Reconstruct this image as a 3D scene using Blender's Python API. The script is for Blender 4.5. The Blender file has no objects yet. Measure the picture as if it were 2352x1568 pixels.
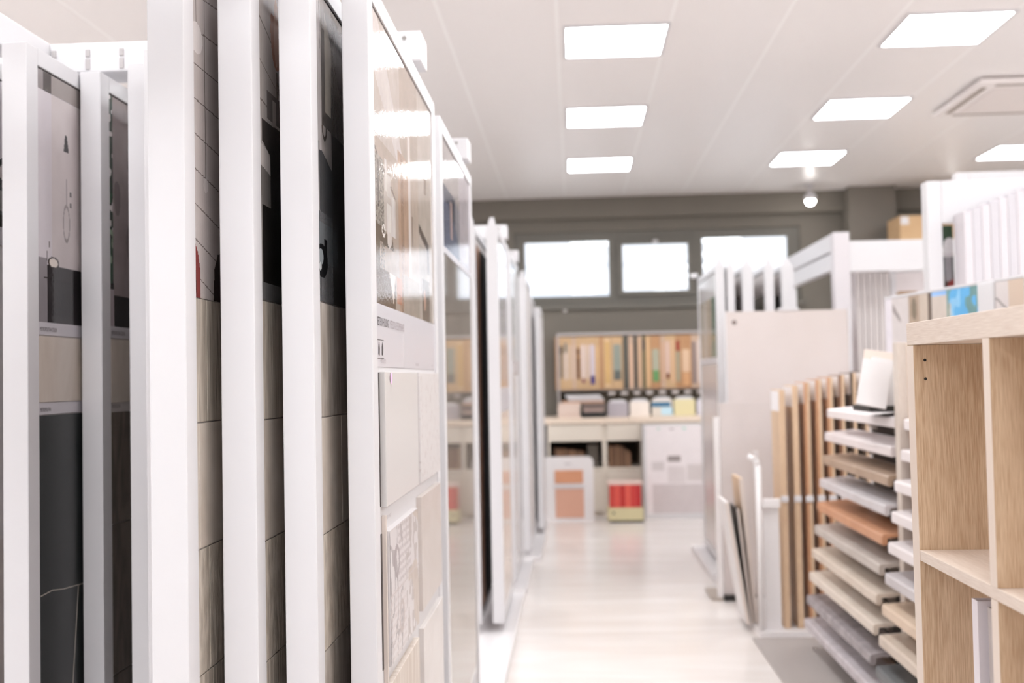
import bpy, bmesh, math, random
import numpy as np
from mathutils import Vector, Matrix, Euler

random.seed(7)
C = bpy.context.scene.collection
SC = bpy.context.scene
PI = math.pi

# ------------------------------------------------------------------ camera
CAMZ = 1.38
yaw, pitch, roll = 0.0549, 0.0339, 0.0196
fw = Vector((-math.sin(yaw) * math.cos(pitch), math.cos(yaw) * math.cos(pitch), math.sin(pitch)))
rt = Vector((math.cos(yaw), math.sin(yaw), 0.0))
up = rt.cross(fw)
r2 = rt * math.cos(roll) - up * math.sin(roll)
u2 = rt * math.sin(roll) + up * math.cos(roll)
cd = bpy.data.cameras.new('camera')
cam = bpy.data.objects.new('camera', cd)
C.objects.link(cam)
cam.matrix_world = Matrix(((r2.x, u2.x, -fw.x, 0.0), (r2.y, u2.y, -fw.y, 0.0), (r2.z, u2.z, -fw.z, CAMZ), (0, 0, 0, 1)))
cd.sensor_width = 36.0
cd.lens = 2515.0 / 2352.0 * 36.0
cd.clip_start = 0.05
cd.dof.use_dof = True
cd.dof.focus_distance = 2.12
cd.dof.aperture_fstop = 3.0
SC.camera = cam

# ------------------------------------------------------------------ light and exposure
SC.view_settings.view_transform = 'Standard'
SC.view_settings.look = 'None'
SC.view_settings.gamma = 1.0
SC.view_settings.use_curve_mapping = False
SC.view_settings.exposure = 0.0
LAMP = 18.0          # radiance of the ceiling panels
w = bpy.data.worlds.new('sky'); SC.world = w; w.use_nodes = True
bg = w.node_tree.nodes['Background']
bg.inputs[0].default_value = (0.93, 0.96, 1.0, 1)
bg.inputs[1].default_value = 2.0
SC.cycles.max_bounces = 10
SC.cycles.diffuse_bounces = 6
SC.cycles.glossy_bounces = 5
SC.cycles.caustics_reflective = False
SC.cycles.caustics_refractive = False
SC.cycles.sample_clamp_indirect = 6.0

# ------------------------------------------------------------------ colour and material helpers
def lin(c):
    return tuple(((v / 255.0) / 12.92 if v <= 10.31 else ((v / 255.0 + 0.055) / 1.055) ** 2.4) for v in c)

MATS = {}
def mat(name, col, rough=0.5, metal=0.0, spec=0.5, col2=None, scale=(6, 6, 6), detail=4.0, lo=0.35, hi=0.65, bump=0.0, emit=0.0, dist=0.0, coat=0.0):
    if name in MATS:
        return MATS[name]
    m = bpy.data.materials.new(name); m.use_nodes = True
    nt = m.node_tree; b = nt.nodes['Principled BSDF']
    c = lin(col) + (1,)
    b.inputs['Base Color'].default_value = c
    b.inputs['Roughness'].default_value = rough
    b.inputs['Metallic'].default_value = metal
    b.inputs['Specular IOR Level'].default_value = spec
    b.inputs['Coat Weight'].default_value = coat
    if emit:
        b.inputs['Emission Color'].default_value = c
        b.inputs['Emission Strength'].default_value = emit
    if col2 is not None or bump:
        tc = nt.nodes.new('ShaderNodeTexCoord')
        mp = nt.nodes.new('ShaderNodeMapping'); mp.inputs['Scale'].default_value = scale
        nz = nt.nodes.new('ShaderNodeTexNoise'); nz.inputs['Scale'].default_value = 1.0
        nz.inputs['Detail'].default_value = detail; nz.inputs['Distortion'].default_value = dist
        nt.links.new(tc.outputs['Object'], mp.inputs['Vector']); nt.links.new(mp.outputs['Vector'], nz.inputs['Vector'])
        if col2 is not None:
            rp = nt.nodes.new('ShaderNodeValToRGB')
            rp.color_ramp.elements[0].position = lo; rp.color_ramp.elements[1].position = hi
            rp.color_ramp.elements[0].color = c; rp.color_ramp.elements[1].color = lin(col2) + (1,)
            nt.links.new(nz.outputs['Fac'], rp.inputs['Fac']); nt.links.new(rp.outputs['Color'], b.inputs['Base Color'])
        if bump:
            bp = nt.nodes.new('ShaderNodeBump'); bp.inputs['Strength'].default_value = bump; bp.inputs['Distance'].default_value = 0.004
            nt.links.new(nz.outputs['Fac'], bp.inputs['Height']); nt.links.new(bp.outputs['Normal'], b.inputs['Normal'])
    MATS[name] = m
    return m

def wood(name, col, col2, axis=2, freq=60.0, stretch=2.2, rough=0.45, pore=0.25):
    """fine straight grain running along one object axis"""
    if name in MATS:
        return MATS[name]
    m = bpy.data.materials.new(name); m.use_nodes = True
    nt = m.node_tree; b = nt.nodes['Principled BSDF']; b.inputs['Roughness'].default_value = rough
    tc = nt.nodes.new('ShaderNodeTexCoord')
    def noise(fr, st, det, dist=0.0):
        s = [fr] * 3; s[axis] = st
        mp = nt.nodes.new('ShaderNodeMapping'); mp.inputs['Scale'].default_value = s
        nz = nt.nodes.new('ShaderNodeTexNoise'); nz.inputs['Scale'].default_value = 1.0; nz.inputs['Detail'].default_value = det
        nz.inputs['Distortion'].default_value = dist
        nt.links.new(tc.outputs['Object'], mp.inputs['Vector']); nt.links.new(mp.outputs['Vector'], nz.inputs['Vector'])
        return nz
    big = noise(freq * 0.22, stretch * 0.35, 4.0, 1.2); fine = noise(freq * 9.0, stretch * 11.0, 2.0)
    mx = nt.nodes.new('ShaderNodeMix'); mx.data_type = 'FLOAT'; mx.inputs[0].default_value = 0.5
    nt.links.new(big.outputs['Fac'], mx.inputs[2]); nt.links.new(fine.outputs['Fac'], mx.inputs[3])
    rp = nt.nodes.new('ShaderNodeValToRGB')
    rp.color_ramp.elements[0].position = 0.36; rp.color_ramp.elements[1].position = 0.62
    rp.color_ramp.elements[0].color = lin(col2) + (1,); rp.color_ramp.elements[1].color = lin(col) + (1,)
    nt.links.new(mx.outputs[0], rp.inputs['Fac']); nt.links.new(rp.outputs['Color'], b.inputs['Base Color'])
    bp = nt.nodes.new('ShaderNodeBump'); bp.inputs['Strength'].default_value = pore; bp.inputs['Distance'].default_value = 0.001
    nt.links.new(fine.outputs['Fac'], bp.inputs['Height']); nt.links.new(bp.outputs['Normal'], b.inputs['Normal'])
    MATS[name] = m
    return m

def print_mat(name, rough=0.06, wob=0.0, spec=0.5):
    if name in MATS:
        return MATS[name]
    m = bpy.data.materials.new(name); m.use_nodes = True
    nt = m.node_tree; b = nt.nodes['Principled BSDF']
    at = nt.nodes.new('ShaderNodeAttribute'); at.attribute_name = 'ink'
    nt.links.new(at.outputs['Color'], b.inputs['Base Color'])
    b.inputs['Roughness'].default_value = rough; b.inputs['Specular IOR Level'].default_value = spec
    if wob:
        tc = nt.nodes.new('ShaderNodeTexCoord')
        nz = nt.nodes.new('ShaderNodeTexNoise'); nz.inputs['Scale'].default_value = 130.0; nz.inputs['Detail'].default_value = 2.0
        nt.links.new(tc.outputs['Object'], nz.inputs['Vector'])
        bp = nt.nodes.new('ShaderNodeBump'); bp.inputs['Strength'].default_value = wob; bp.inputs['Distance'].default_value = 0.001
        nt.links.new(nz.outputs['Fac'], bp.inputs['Height']); nt.links.new(bp.outputs['Normal'], b.inputs['Normal'])
    MATS[name] = m
    return m

WHITE = mat('white_lacquer', (213, 211, 213), 0.38)
BRW_ = mat('stand_white', (226, 222, 222), 0.45)
WHITE2 = mat('white_plastic', (208, 205, 206), 0.5)
OFFW = mat('warm_white_board', (203, 196, 194), 0.5)
LABEL = mat('label_card', (200, 196, 201), 0.3)
INK = mat('printed_ink', (70, 62, 62), 0.6)
INK2 = mat('pale_printed_ink', (165, 155, 157), 0.6)
BLACK = mat('black_plastic', (30, 27, 25), 0.5)
STEEL = mat('brushed_steel', (150, 145, 142), 0.35, 0.8)
CREAM = mat('cream_tile', (214, 206, 198), 0.32)
CERAM = mat('ceramic_edge', (210, 198, 190), 0.6)
OAK = wood('light_oak', (206, 180, 152), (168, 138, 108), 2, 60, 2.2)
OAKY = wood('light_oak_long', (218, 204, 192), (200, 182, 168), 1, 60, 2.2)
OAKEDGE = mat('oak_edge_band', (222, 209, 198), 0.4, col2=(214, 197, 183), scale=(40, 3, 3))

# ------------------------------------------------------------------ mesh helpers
def nb():
    return bmesh.new()

def box(bm, x0, x1, y0, y1, z0, z1, bev=0.0):
    vs = [bm.verts.new(p) for p in ((x0, y0, z0), (x1, y0, z0), (x1, y1, z0), (x0, y1, z0), (x0, y0, z1), (x1, y0, z1), (x1, y1, z1), (x0, y1, z1))]
    fs = [bm.faces.new([vs[i] for i in f]) for f in ((3, 2, 1, 0), (4, 5, 6, 7), (0, 1, 5, 4), (1, 2, 6, 5), (2, 3, 7, 6), (3, 0, 4, 7))]
    if bev:
        es = list({e for f in fs for e in f.edges})
        bmesh.ops.bevel(bm, geom=es, offset=bev, segments=2, profile=0.6, affect='EDGES')
    return bm

def B(x0, x1, y0, y1, z0, z1, bev=0.0):
    return box(nb(), min(x0, x1), max(x0, x1), min(y0, y1), max(y0, y1), min(z0, z1), max(z0, z1), bev)

def prism(bm, pts, axis, a, b):
    """extrude a 2D outline (counter-clockwise or not) along axis from a to b; pts are the other two coords in xyz order"""
    def P(p, t):
        if axis == 1: return (p[0], t, p[1])
        if axis == 0: return (t, p[0], p[1])
        return (p[0], p[1], t)
    va = [bm.verts.new(P(p, a)) for p in pts]; vb = [bm.verts.new(P(p, b)) for p in pts]
    n = len(pts)
    bm.faces.new(va); bm.faces.new(list(reversed(vb)))
    for i in range(n):
        bm.faces.new([va[i], vb[i], vb[(i + 1) % n], va[(i + 1) % n]])
    bmesh.ops.recalc_face_normals(bm, faces=bm.faces[:])
    return bm

def cyl(bm, p, q, r, seg=16, r1=None):
    p, q = Vector(p), Vector(q); d = q - p
    rot = d.to_track_quat('Z', 'Y').to_matrix().to_4x4(); rot.translation = (p + q) / 2
    bmesh.ops.create_cone(bm, cap_ends=True, segments=seg, radius1=r, radius2=r if r1 is None else r1, depth=d.length, matrix=rot)
    return bm

def lathe(bm, prof, seg=24, org=(0, 0, 0)):
    rings = []
    for r, z in prof:
        rings.append([bm.verts.new((org[0] + r * math.cos(2 * PI * k / seg), org[1] + r * math.sin(2 * PI * k / seg), org[2] + z)) for k in range(seg)])
    for a, b in zip(rings, rings[1:]):
        for k in range(seg):
            bm.faces.new([a[k], a[(k + 1) % seg], b[(k + 1) % seg], b[k]])
    bm.faces.new(list(reversed(rings[0]))); bm.faces.new(rings[-1])
    return bm

def obj(name, bm, m, parent=None, smooth=False):
    me = bpy.data.meshes.new(name); bm.to_mesh(me); bm.free()
    if smooth:
        for p in me.polygons: p.use_smooth = True
    me.materials.append(m)
    o = bpy.data.objects.new(name, me); C.objects.link(o)
    if parent is not None: o.parent = parent
    return o

def tag(o, label, cat, group=None):
    o['label'] = label; o['category'] = cat
    if group: o['group'] = group
    return o

def thing(name, label, cat, loc=(0, 0, 0), rz=0.0, group=None):
    o = bpy.data.objects.new(name, None); C.objects.link(o); o.location = loc; o.rotation_euler = (0, 0, rz)
    o.empty_display_size = 0.1
    return tag(o, label, cat, group)

def struct(name, bm, m, parent=None):
    o = obj(name, bm, m, parent)
    if parent is None: o['kind'] = 'structure'
    return o

def sep(label):
    return None

def text_obj(name, body, size, m, parent, origin, xdir, ydir, squeeze=1.0):
    cu = bpy.data.curves.new(name, 'FONT'); cu.body = body; cu.size = size
    tmp = bpy.data.objects.new('tmp_text', cu); C.objects.link(tmp)
    bpy.context.view_layer.update()
    dg = bpy.context.evaluated_depsgraph_get()
    me = bpy.data.meshes.new_from_object(tmp.evaluated_get(dg))
    bpy.data.objects.remove(tmp)
    X = Vector(xdir) * squeeze; Y = Vector(ydir); Z = Vector(xdir).cross(Y); O = Vector(origin)
    me.transform(Matrix(((X.x, Y.x, Z.x, O.x), (X.y, Y.y, Z.y, O.y), (X.z, Y.z, Z.z, O.z), (0, 0, 0, 1))))
    me.materials.clear(); me.materials.append(m)
    me.name = name
    o = bpy.data.objects.new(name, me); C.objects.link(o); o.parent = parent
    return o

# ---- flat prints: a fine grid of single-coloured cells, painted by a function of metric coordinates
def h2(a, b, s=0.0):
    v = np.sin(a * 127.1 + b * 311.7 + s * 74.7) * 43758.5453
    return v - np.floor(v)

def vnoise(a, b, s=0.0):
    i, j = np.floor(a), np.floor(b); f, g = a - i, b - j
    f = f * f * (3 - 2 * f); g = g * g * (3 - 2 * g)
    return (h2(i, j, s) * (1 - f) + h2(i + 1, j, s) * f) * (1 - g) + (h2(i, j + 1, s) * (1 - f) + h2(i + 1, j + 1, s) * f) * g

class Art:
    def __init__(self, U, V, base):
        self.U, self.V = U, V
        self.c = np.zeros(U.shape + (3,)) + np.array(base, float)
    def put(self, mask, col, a=1.0):
        k = (np.asarray(mask, float) * a)[..., None]
        self.c = self.c * (1 - k) + np.array(col, float) * k
    def rect(self, u0, u1, v0, v1, col, a=1.0):
        self.put((self.U >= u0) & (self.U < u1) & (self.V >= v0) & (self.V < v1), col, a)
    def ell(self, u, v, ru, rv, col, a=1.0):
        self.put(((self.U - u) / ru) ** 2 + ((self.V - v) / rv) ** 2 < 1, col, a)
    def ring(self, u, v, ru, rv, t, col):
        d = np.sqrt(((self.U - u) / ru) ** 2 + ((self.V - v) / rv) ** 2)
        self.put(np.abs(d - 1) < t, col)
    def line(self, u0, v0, u1, v1, wd, col, a=1.0):
        du, dv = u1 - u0, v1 - v0; L = math.hypot(du, dv)
        t = ((self.U - u0) * du + (self.V - v0) * dv) / (L * L)
        d = np.abs((self.U - u0) * dv - (self.V - v0) * du) / L
        self.put((d < wd / 2) & (t >= 0) & (t <= 1), col, a)
    def poly(self, pts, col, a=1.0):
        m = np.zeros(self.U.shape, bool); n = len(pts)
        for i in range(n):
            (x0, y0), (x1, y1) = pts[i], pts[(i + 1) % n]
            if y0 == y1: continue
            cond = ((y0 > self.V) != (y1 > self.V)) & (self.U < (x1 - x0) * (self.V - y0) / (y1 - y0) + x0)
            m ^= cond
        self.put(m, col, a)
    def mottle(self, amt, su, sv, s=0.0):
        n = vnoise(self.U * su, self.V * sv, s) * 0.6 + vnoise(self.U * su * 2.7, self.V * sv * 2.7, s + 3) * 0.4
        self.c = np.clip(self.c + (n - 0.5)[..., None] * 2 * amt, 0, 255)

def printed(name, fn, u0, u1, v0, v1, nu, nv, place, m, parent, dense=None):
    """grid in (u,v) placed in 3D by place(u,v)->xyz (vectorised); fn(Art) paints it"""
    us = np.linspace(u0, u1, nu + 1)
    if dense: us = np.concatenate([np.linspace(u0, dense, nu + 1), np.linspace(dense, u1, 13)[1:]]); nu += 12
    vs = np.linspace(v0, v1, nv + 1)
    UU, VV = np.meshgrid(us, vs)
    P = np.stack(place(UU, VV), -1).reshape(-1, 3)
    idx = np.arange((nu + 1) * (nv + 1)).reshape(nv + 1, nu + 1)
    F = np.stack([idx[:-1, :-1], idx[:-1, 1:], idx[1:, 1:], idx[1:, :-1]], -1).reshape(-1, 4)
    me = bpy.data.meshes.new(name); me.from_pydata(P.tolist(), [], F.tolist())
    uc = (us[:-1] + us[1:]) / 2; vc = (vs[:-1] + vs[1:]) / 2
    U, V = np.meshgrid(uc, vc); art = Art(U, V, (200, 200, 200)); fn(art)
    c = np.clip(art.c, 0, 255).reshape(-1, 3) / 255.0
    c = np.where(c <= 0.04045, c / 12.92, ((c + 0.055) / 1.055) ** 2.4)
    rgba = np.concatenate([np.repeat(c, 4, 0), np.ones((len(c) * 4, 1))], 1)
    at = me.color_attributes.new('ink', 'FLOAT_COLOR', 'CORNER'); at.data.foreach_set('color', rgba.ravel())
    me.materials.append(m); me.update()
    o = bpy.data.objects.new(name, me); C.objects.link(o); o.parent = parent
    return o

# ================================================================== THE ROOM
RX0, RX1, RY0, RY1, RZ = -4.6, 6.4, -4.0, 11.65, 3.28
GREY = mat('grey_wall_paint', (116, 110, 101), 0.75)
GREYD = mat('grey_window_frame', (104, 100, 92), 0.5)
PALE = mat('pale_wall_paint', (214, 208, 205), 0.8)
FLOORM = mat('polished_travertine_floor', (231, 226, 223), 0.2, col2=(219, 211, 206), scale=(0.9, 5.5, 1), detail=5, lo=0.3, hi=0.72, dist=0.8)
nt = FLOORM.node_tree
for n in nt.nodes:
    if n.type == 'MAPPING': n.inputs['Rotation'].default_value = (0, 0, 0.35)
CEILM = mat('ceiling_panel_paint', (244, 240, 239), 0.4, spec=0.3)
SEAM = mat('ceiling_grid_paint', (252, 250, 249), 0.5)

struct('floor', B(RX0, RX1, RY0, RY1, -0.1, 0), FLOORM)
ceil = struct('ceiling', B(RX0, RX1, RY0, RY1, RZ + 0.002, RZ + 0.12), SEAM)
x = -0.045 - 0.61 * 7
while x < RX1:
    a, b = max(x + 0.010, RX0), min(x + 0.600, RX1)
    y = RY0
    while y < RY1 - 0.01:
        struct('ceiling_panel', B(a, b, y + 0.001, min(y + 3.13, RY1) - 0.001, RZ, RZ + 0.0018), CEILM, ceil)
        y += 3.13
    x += 0.61
struct('wall_left', B(RX0 - 0.15, RX0, RY0, RY1, 0, RZ), PALE)
struct('wall_right', B(RX1, RX1 + 0.15, RY0, RY1, 0, RZ), PALE)
wf = nb()      # unseen shop window behind the camera, added to let fill daylight in
box(wf, RX0, RX1, RY0 - 0.15, RY0, 0, 0.25); box(wf, RX0, RX1, RY0 - 0.15, RY0, 2.85, RZ)
box(wf, RX0, -3.6, RY0 - 0.15, RY0, 0.25, 2.85); box(wf, 5.4, RX1, RY0 - 0.15, RY0, 0.25, 2.85)
struct('wall_front', wf, PALE)
# back wall with a long window opening
WX0, WX1, WZ0, WZ1 = -0.60, 2.42, 2.15, 2.93
bw = nb()
box(bw, RX0, RX1, RY1, RY1 + 0.3, 0, WZ0); box(bw, RX0, RX1, RY1, RY1 + 0.3, WZ1, RZ)
box(bw, RX0, WX0, RY1, RY1 + 0.3, WZ0, WZ1); box(bw, WX1, RX1, RY1, RY1 + 0.3, WZ0, WZ1)
struct('wall_back', bw, GREY)
struct('trim_1', B(RX0, RX1, RY1 - 0.10, RY1, 3.06, RZ), GREY)                 # shallow beam under the ceiling
struct('trim_2', B(2.86, 3.33, RY1 - 0.32, RY1, 0, 3.28), mat('grey_column_paint', (118, 112, 104), 0.75))
struct('trim_3', B(WX0 - 0.03, WX1 + 0.03, RY1 - 0.045, RY1, WZ0 - 0.05, WZ0), GREYD)
struct('baseboard_back', B(RX0, RX1, RY1 - 0.015, RY1, 0, 0.08), GREYD)

GLASS = bpy.data.materials.new('window_glass'); GLASS.use_nodes = True
_n = GLASS.node_tree; _n.nodes.clear()
_o = _n.nodes.new('ShaderNodeOutputMaterial'); _t = _n.nodes.new('ShaderNodeBsdfTransparent'); _g = _n.nodes.new('ShaderNodeBsdfGlossy')
_m = _n.nodes.new('ShaderNodeMixShader'); _m.inputs[0].default_value = 0.06; _g.inputs['Roughness'].default_value = 0.02
_t.inputs[0].default_value = (0.97, 0.98, 0.99, 1)
_n.links.new(_t.outputs[0], _m.inputs[1]); _n.links.new(_g.outputs[0], _m.inputs[2]); _n.links.new(_m.outputs[0], _o.inputs[0])

def window(n, x0, x1, z0, z1, gx0, gx1, gz0, gz1, sash=False):
    y0, y1 = RY1 + 0.03, RY1 + 0.10
    f = nb()
    box(f, x0, gx0, y0, y1, z0, z1); box(f, gx1, x1, y0, y1, z0, z1)
    box(f, gx0, gx1, y0, y1, z0, gz0); box(f, gx0, gx1, y0, y1, gz1, z1)
    o = obj('window_%d' % n, f, GREYD); o['kind'] = 'structure'
    if sash:
        s = nb(); t = 0.05
        box(s, gx0 - t, gx0, y0 - 0.03, y0, gz0 - t, gz1 + t, 0.004); box(s, gx1, gx1 + t, y0 - 0.03, y0, gz0 - t, gz1 + t, 0.004)
        box(s, gx0, gx1, y0 - 0.03, y0, gz0 - t, gz0, 0.004); box(s, gx0, gx1, y0 - 0.03, y0, gz1, gz1 + t, 0.004)
        obj('sash', s, GREYD, o)
        obj('latch', cyl(B((gx0 + gx1) / 2 - 0.03, (gx0 + gx1) / 2 + 0.03, y0 - 0.05, y0 - 0.03, gz1 + 0.004, gz1 + 0.035, 0.004), ((gx0 + gx1) / 2, y0 - 0.09, gz1 + 0.02), ((gx0 + gx1) / 2, y0 - 0.05, gz1 + 0.02), 0.016), WHITE2, o)
    obj('pane', B(gx0 + 0.0005, gx1 - 0.0005, y0 + 0.03, y0 + 0.036, gz0 + 0.0005, gz1 - 0.0005), GLASS, o)
window(1, WX0, 0.47, WZ0, WZ1, -0.485, 0.408, 2.243, 2.83)
window(2, 0.472, 1.33, WZ0, WZ1, 0.555, 1.248, 2.283, 2.785, True)
window(3, 1.332, WX1, WZ0, WZ1, 1.402, 2.294, 2.243, 2.835)

f4 = nb()
for k in range(5): box(f4, -3.6 + k * 2.225, -3.6 + k * 2.225 + 0.1, RY0 - 0.11, RY0 - 0.04, 0.25, 2.85)
o4 = obj('window_4', f4, GREYD); o4['kind'] = 'structure'  # glazing bars of the unseen window added for its daylight
for k in range(4): obj('pane', B(-3.4995 + k * 2.225, -1.3755 + k * 2.225, RY0 - 0.08, RY0 - 0.074, 0.2505, 2.8495), GLASS, o4)  # panes of the added unseen window

# pale building across the street, seen through the windows
CLAD = mat('pale_cladding', (240, 241, 244), 0.7)
nbd = thing('neighbouring_building', 'pale clad building across the street, faint through the high windows', 'building', (0, 22, 0))
obj('wall', B(-9, 12, 0, 6, 0, 6.4), CLAD, nbd)
obj('roof_edge', B(-9.1, 12.1, -0.15, 0.1, 6.4, 6.62), mat('pale_roof_edge', (222, 226, 232), 0.6), nbd)
for k in range(6):
    obj('cladding_seam', B(-9, 12, -0.02, 0, 2.4 + k * 0.6, 2.44 + k * 0.6), mat('seam_grey', (200, 206, 214), 0.7), nbd)

# ceiling lights
LM = bpy.data.materials.new('light_diffuser'); LM.use_nodes = True
_b = LM.node_tree.nodes['Principled BSDF']; _b.inputs['Base Color'].default_value = (0.9, 0.9, 0.9, 1)
_b.inputs['Emission Color'].default_value = (0.965, 1.0, 1.02, 1); _b.inputs['Emission Strength'].default_value = LAMP
def light_panel(x, y, label, group=None):
    t = thing('ceiling_light', label, 'light', (x, y, RZ), 0, group)
    f = nb(); w_, d_ = 0.545, 0.545
    box(f, -0.018, 0, -0.018, d_ + 0.018, -0.012, 0); box(f, w_, w_ + 0.018, -0.018, d_ + 0.018, -0.012, 0)
    box(f, 0, w_, -0.018, 0, -0.012, 0); box(f, 0, w_, d_, d_ + 0.018, -0.012, 0)
    obj('frame', f, WHITE, t)
    obj('diffuser', B(0.0005, w_ - 0.0005, 0.0005, d_ - 0.0005, -0.008, -0.001), LM, t)
order = {0: 'nearest', 1: 'middle', 2: 'farthest'}
for ci in range(-2, 4):
    for ri in range(-4, 3):
        X = 0.004 + 1.833 * ci; Y = 5.885 + 1.80 * ri
        if ci == 0 and ri >= 0:
            light_panel(X, Y, 'square ceiling light panel, %s of the three in the row above the aisle' % order[ri])
        elif ci == 1 and ri >= 0:
            light_panel(X, Y, 'square ceiling light panel, %s of the three in the row right of the aisle' % order[ri])
        elif ci == 2 and ri == 2:
            light_panel(X, Y, 'square ceiling light panel at the right edge above the white racks')
        else:
            light_panel(X, Y, 'ceiling light panel out of view, %s row from the back, %s line from the left' % (['seventh', 'sixth', 'fifth', 'fourth', 'third', 'second', 'first'][ri + 4], ['first', 'second', 'third', 'fourth', 'fifth', 'sixth'][ci + 2]))

# ================================================================== HANGING DISPLAY PANELS (left)
ZT, ZB = 2.21, 0.075
GLOSS = print_mat('glossy_print', 0.05, 0.2)
SATIN = print_mat('satin_print', 0.3)
STONEC = mat('cream_stone_tile', (212, 202, 192), 0.28, col2=(196, 184, 172), scale=(3, 5, 2), dist=1.5)
GRAINC = mat('grained_stone_tile', (196, 186, 174), 0.55, col2=(160, 150, 138), scale=(40, 90, 7), bump=0.6)
ROUGHC = mat('rough_stone_tile', (200, 190, 178), 0.55, col2=(168, 158, 146), scale=(50, 60, 18), bump=0.9)
SLATE = mat('black_slate_tile', (48, 50, 50), 0.35)
MARBLEB = mat('brown_marble_tile', (120, 108, 98), 0.3, col2=(86, 76, 68), scale=(5, 14, 4), dist=2.0)
WOODT = mat('wood_look_tile', (208, 198, 188), 0.45, col2=(190, 176, 164), scale=(20, 60, 6), dist=1.0)
ACRYL = mat('speckled_white_tile', (206, 201, 200), 0.4, col2=(186, 176, 174), scale=(60, 60, 60), lo=0.55, hi=0.7)

def panel(x, y0, label, length=1.06, T=0.054, rz=0.0, side=1, zt=ZT, zb=ZB, photo=None, photo_z=(1.545, 2.165), label_z=1.41, tiles=(), nu=60, nv=90,
          pm=None, group=None, plain=None, bracket=True, fw_=0.055, dense=None):
    """a white framed panel; its printed face looks to +x (side=1) or -x (side=-1).  local x=0 is that face."""
    t = thing('display_panel', label, 'display panel', (x, y0, 0), rz, group)
    s = side
    for (a, b, nm) in ((0.0, fw_, 'frame_stile'), (length - fw_, length, 'frame_stile')):
        obj(nm, B(-s * T, 0, a, b, zb, zt, 0.0025), WHITE, t)
    obj('frame_rail', B(-s * T, 0, fw_, length - fw_, zt - 0.042, zt, 0.002), WHITE, t)
    obj('frame_rail', B(-s * T, 0, fw_, length - fw_, zb, zb + 0.05, 0.002), WHITE, t)
    obj('backing_board', B(-s * (T - 0.008), -s * 0.008, fw_, length - fw_, zb + 0.05, zt - 0.042), plain or OFFW, t)
    fx = -s * 0.0045
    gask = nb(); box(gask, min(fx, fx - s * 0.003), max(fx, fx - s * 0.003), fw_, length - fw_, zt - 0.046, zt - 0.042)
    obj('gasket', gask, mat('gasket_and_gap_shade', (70, 62, 60), 0.5), t)
    if bracket:
        bk = nb(); box(bk, -s * T * 0.8, -s * T * 0.2, 0.02, 0.05, zt, zt + 0.03, 0.002)
        prism(bk, [(0.05, zt), (0.10, zt), (0.05, zt + 0.05)], 0, -s * T * 0.7, -s * T * 0.3)
        obj('hook_bracket', bk, WHITE, t)
    if photo:
        pz0, pz1 = photo_z
        y_a, y_b = fw_ + 0.001, length - fw_ - 0.001
        place = (lambda U, V: (np.zeros_like(U) + fx, U, V))
        o = printed('photo_print', photo, y_a, y_b, pz0, pz1, nu, nv, place, pm or GLOSS, t, dense)
        if s < 0: o.data.flip_normals()
        if label_z and label_z < pz0:
            obj('caption_strip', B(fx - s * 0.004, fx + s * 0.0005, y_a, y_b, label_z, pz0), LABEL, t)
    for (m, a, b, z0, z1, th) in tiles:
        obj('tile', B(-s * 0.0075, -s * 0.0075 + s * th, a, b, z0, z1, 0.0012), m, t)
    return t

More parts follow.
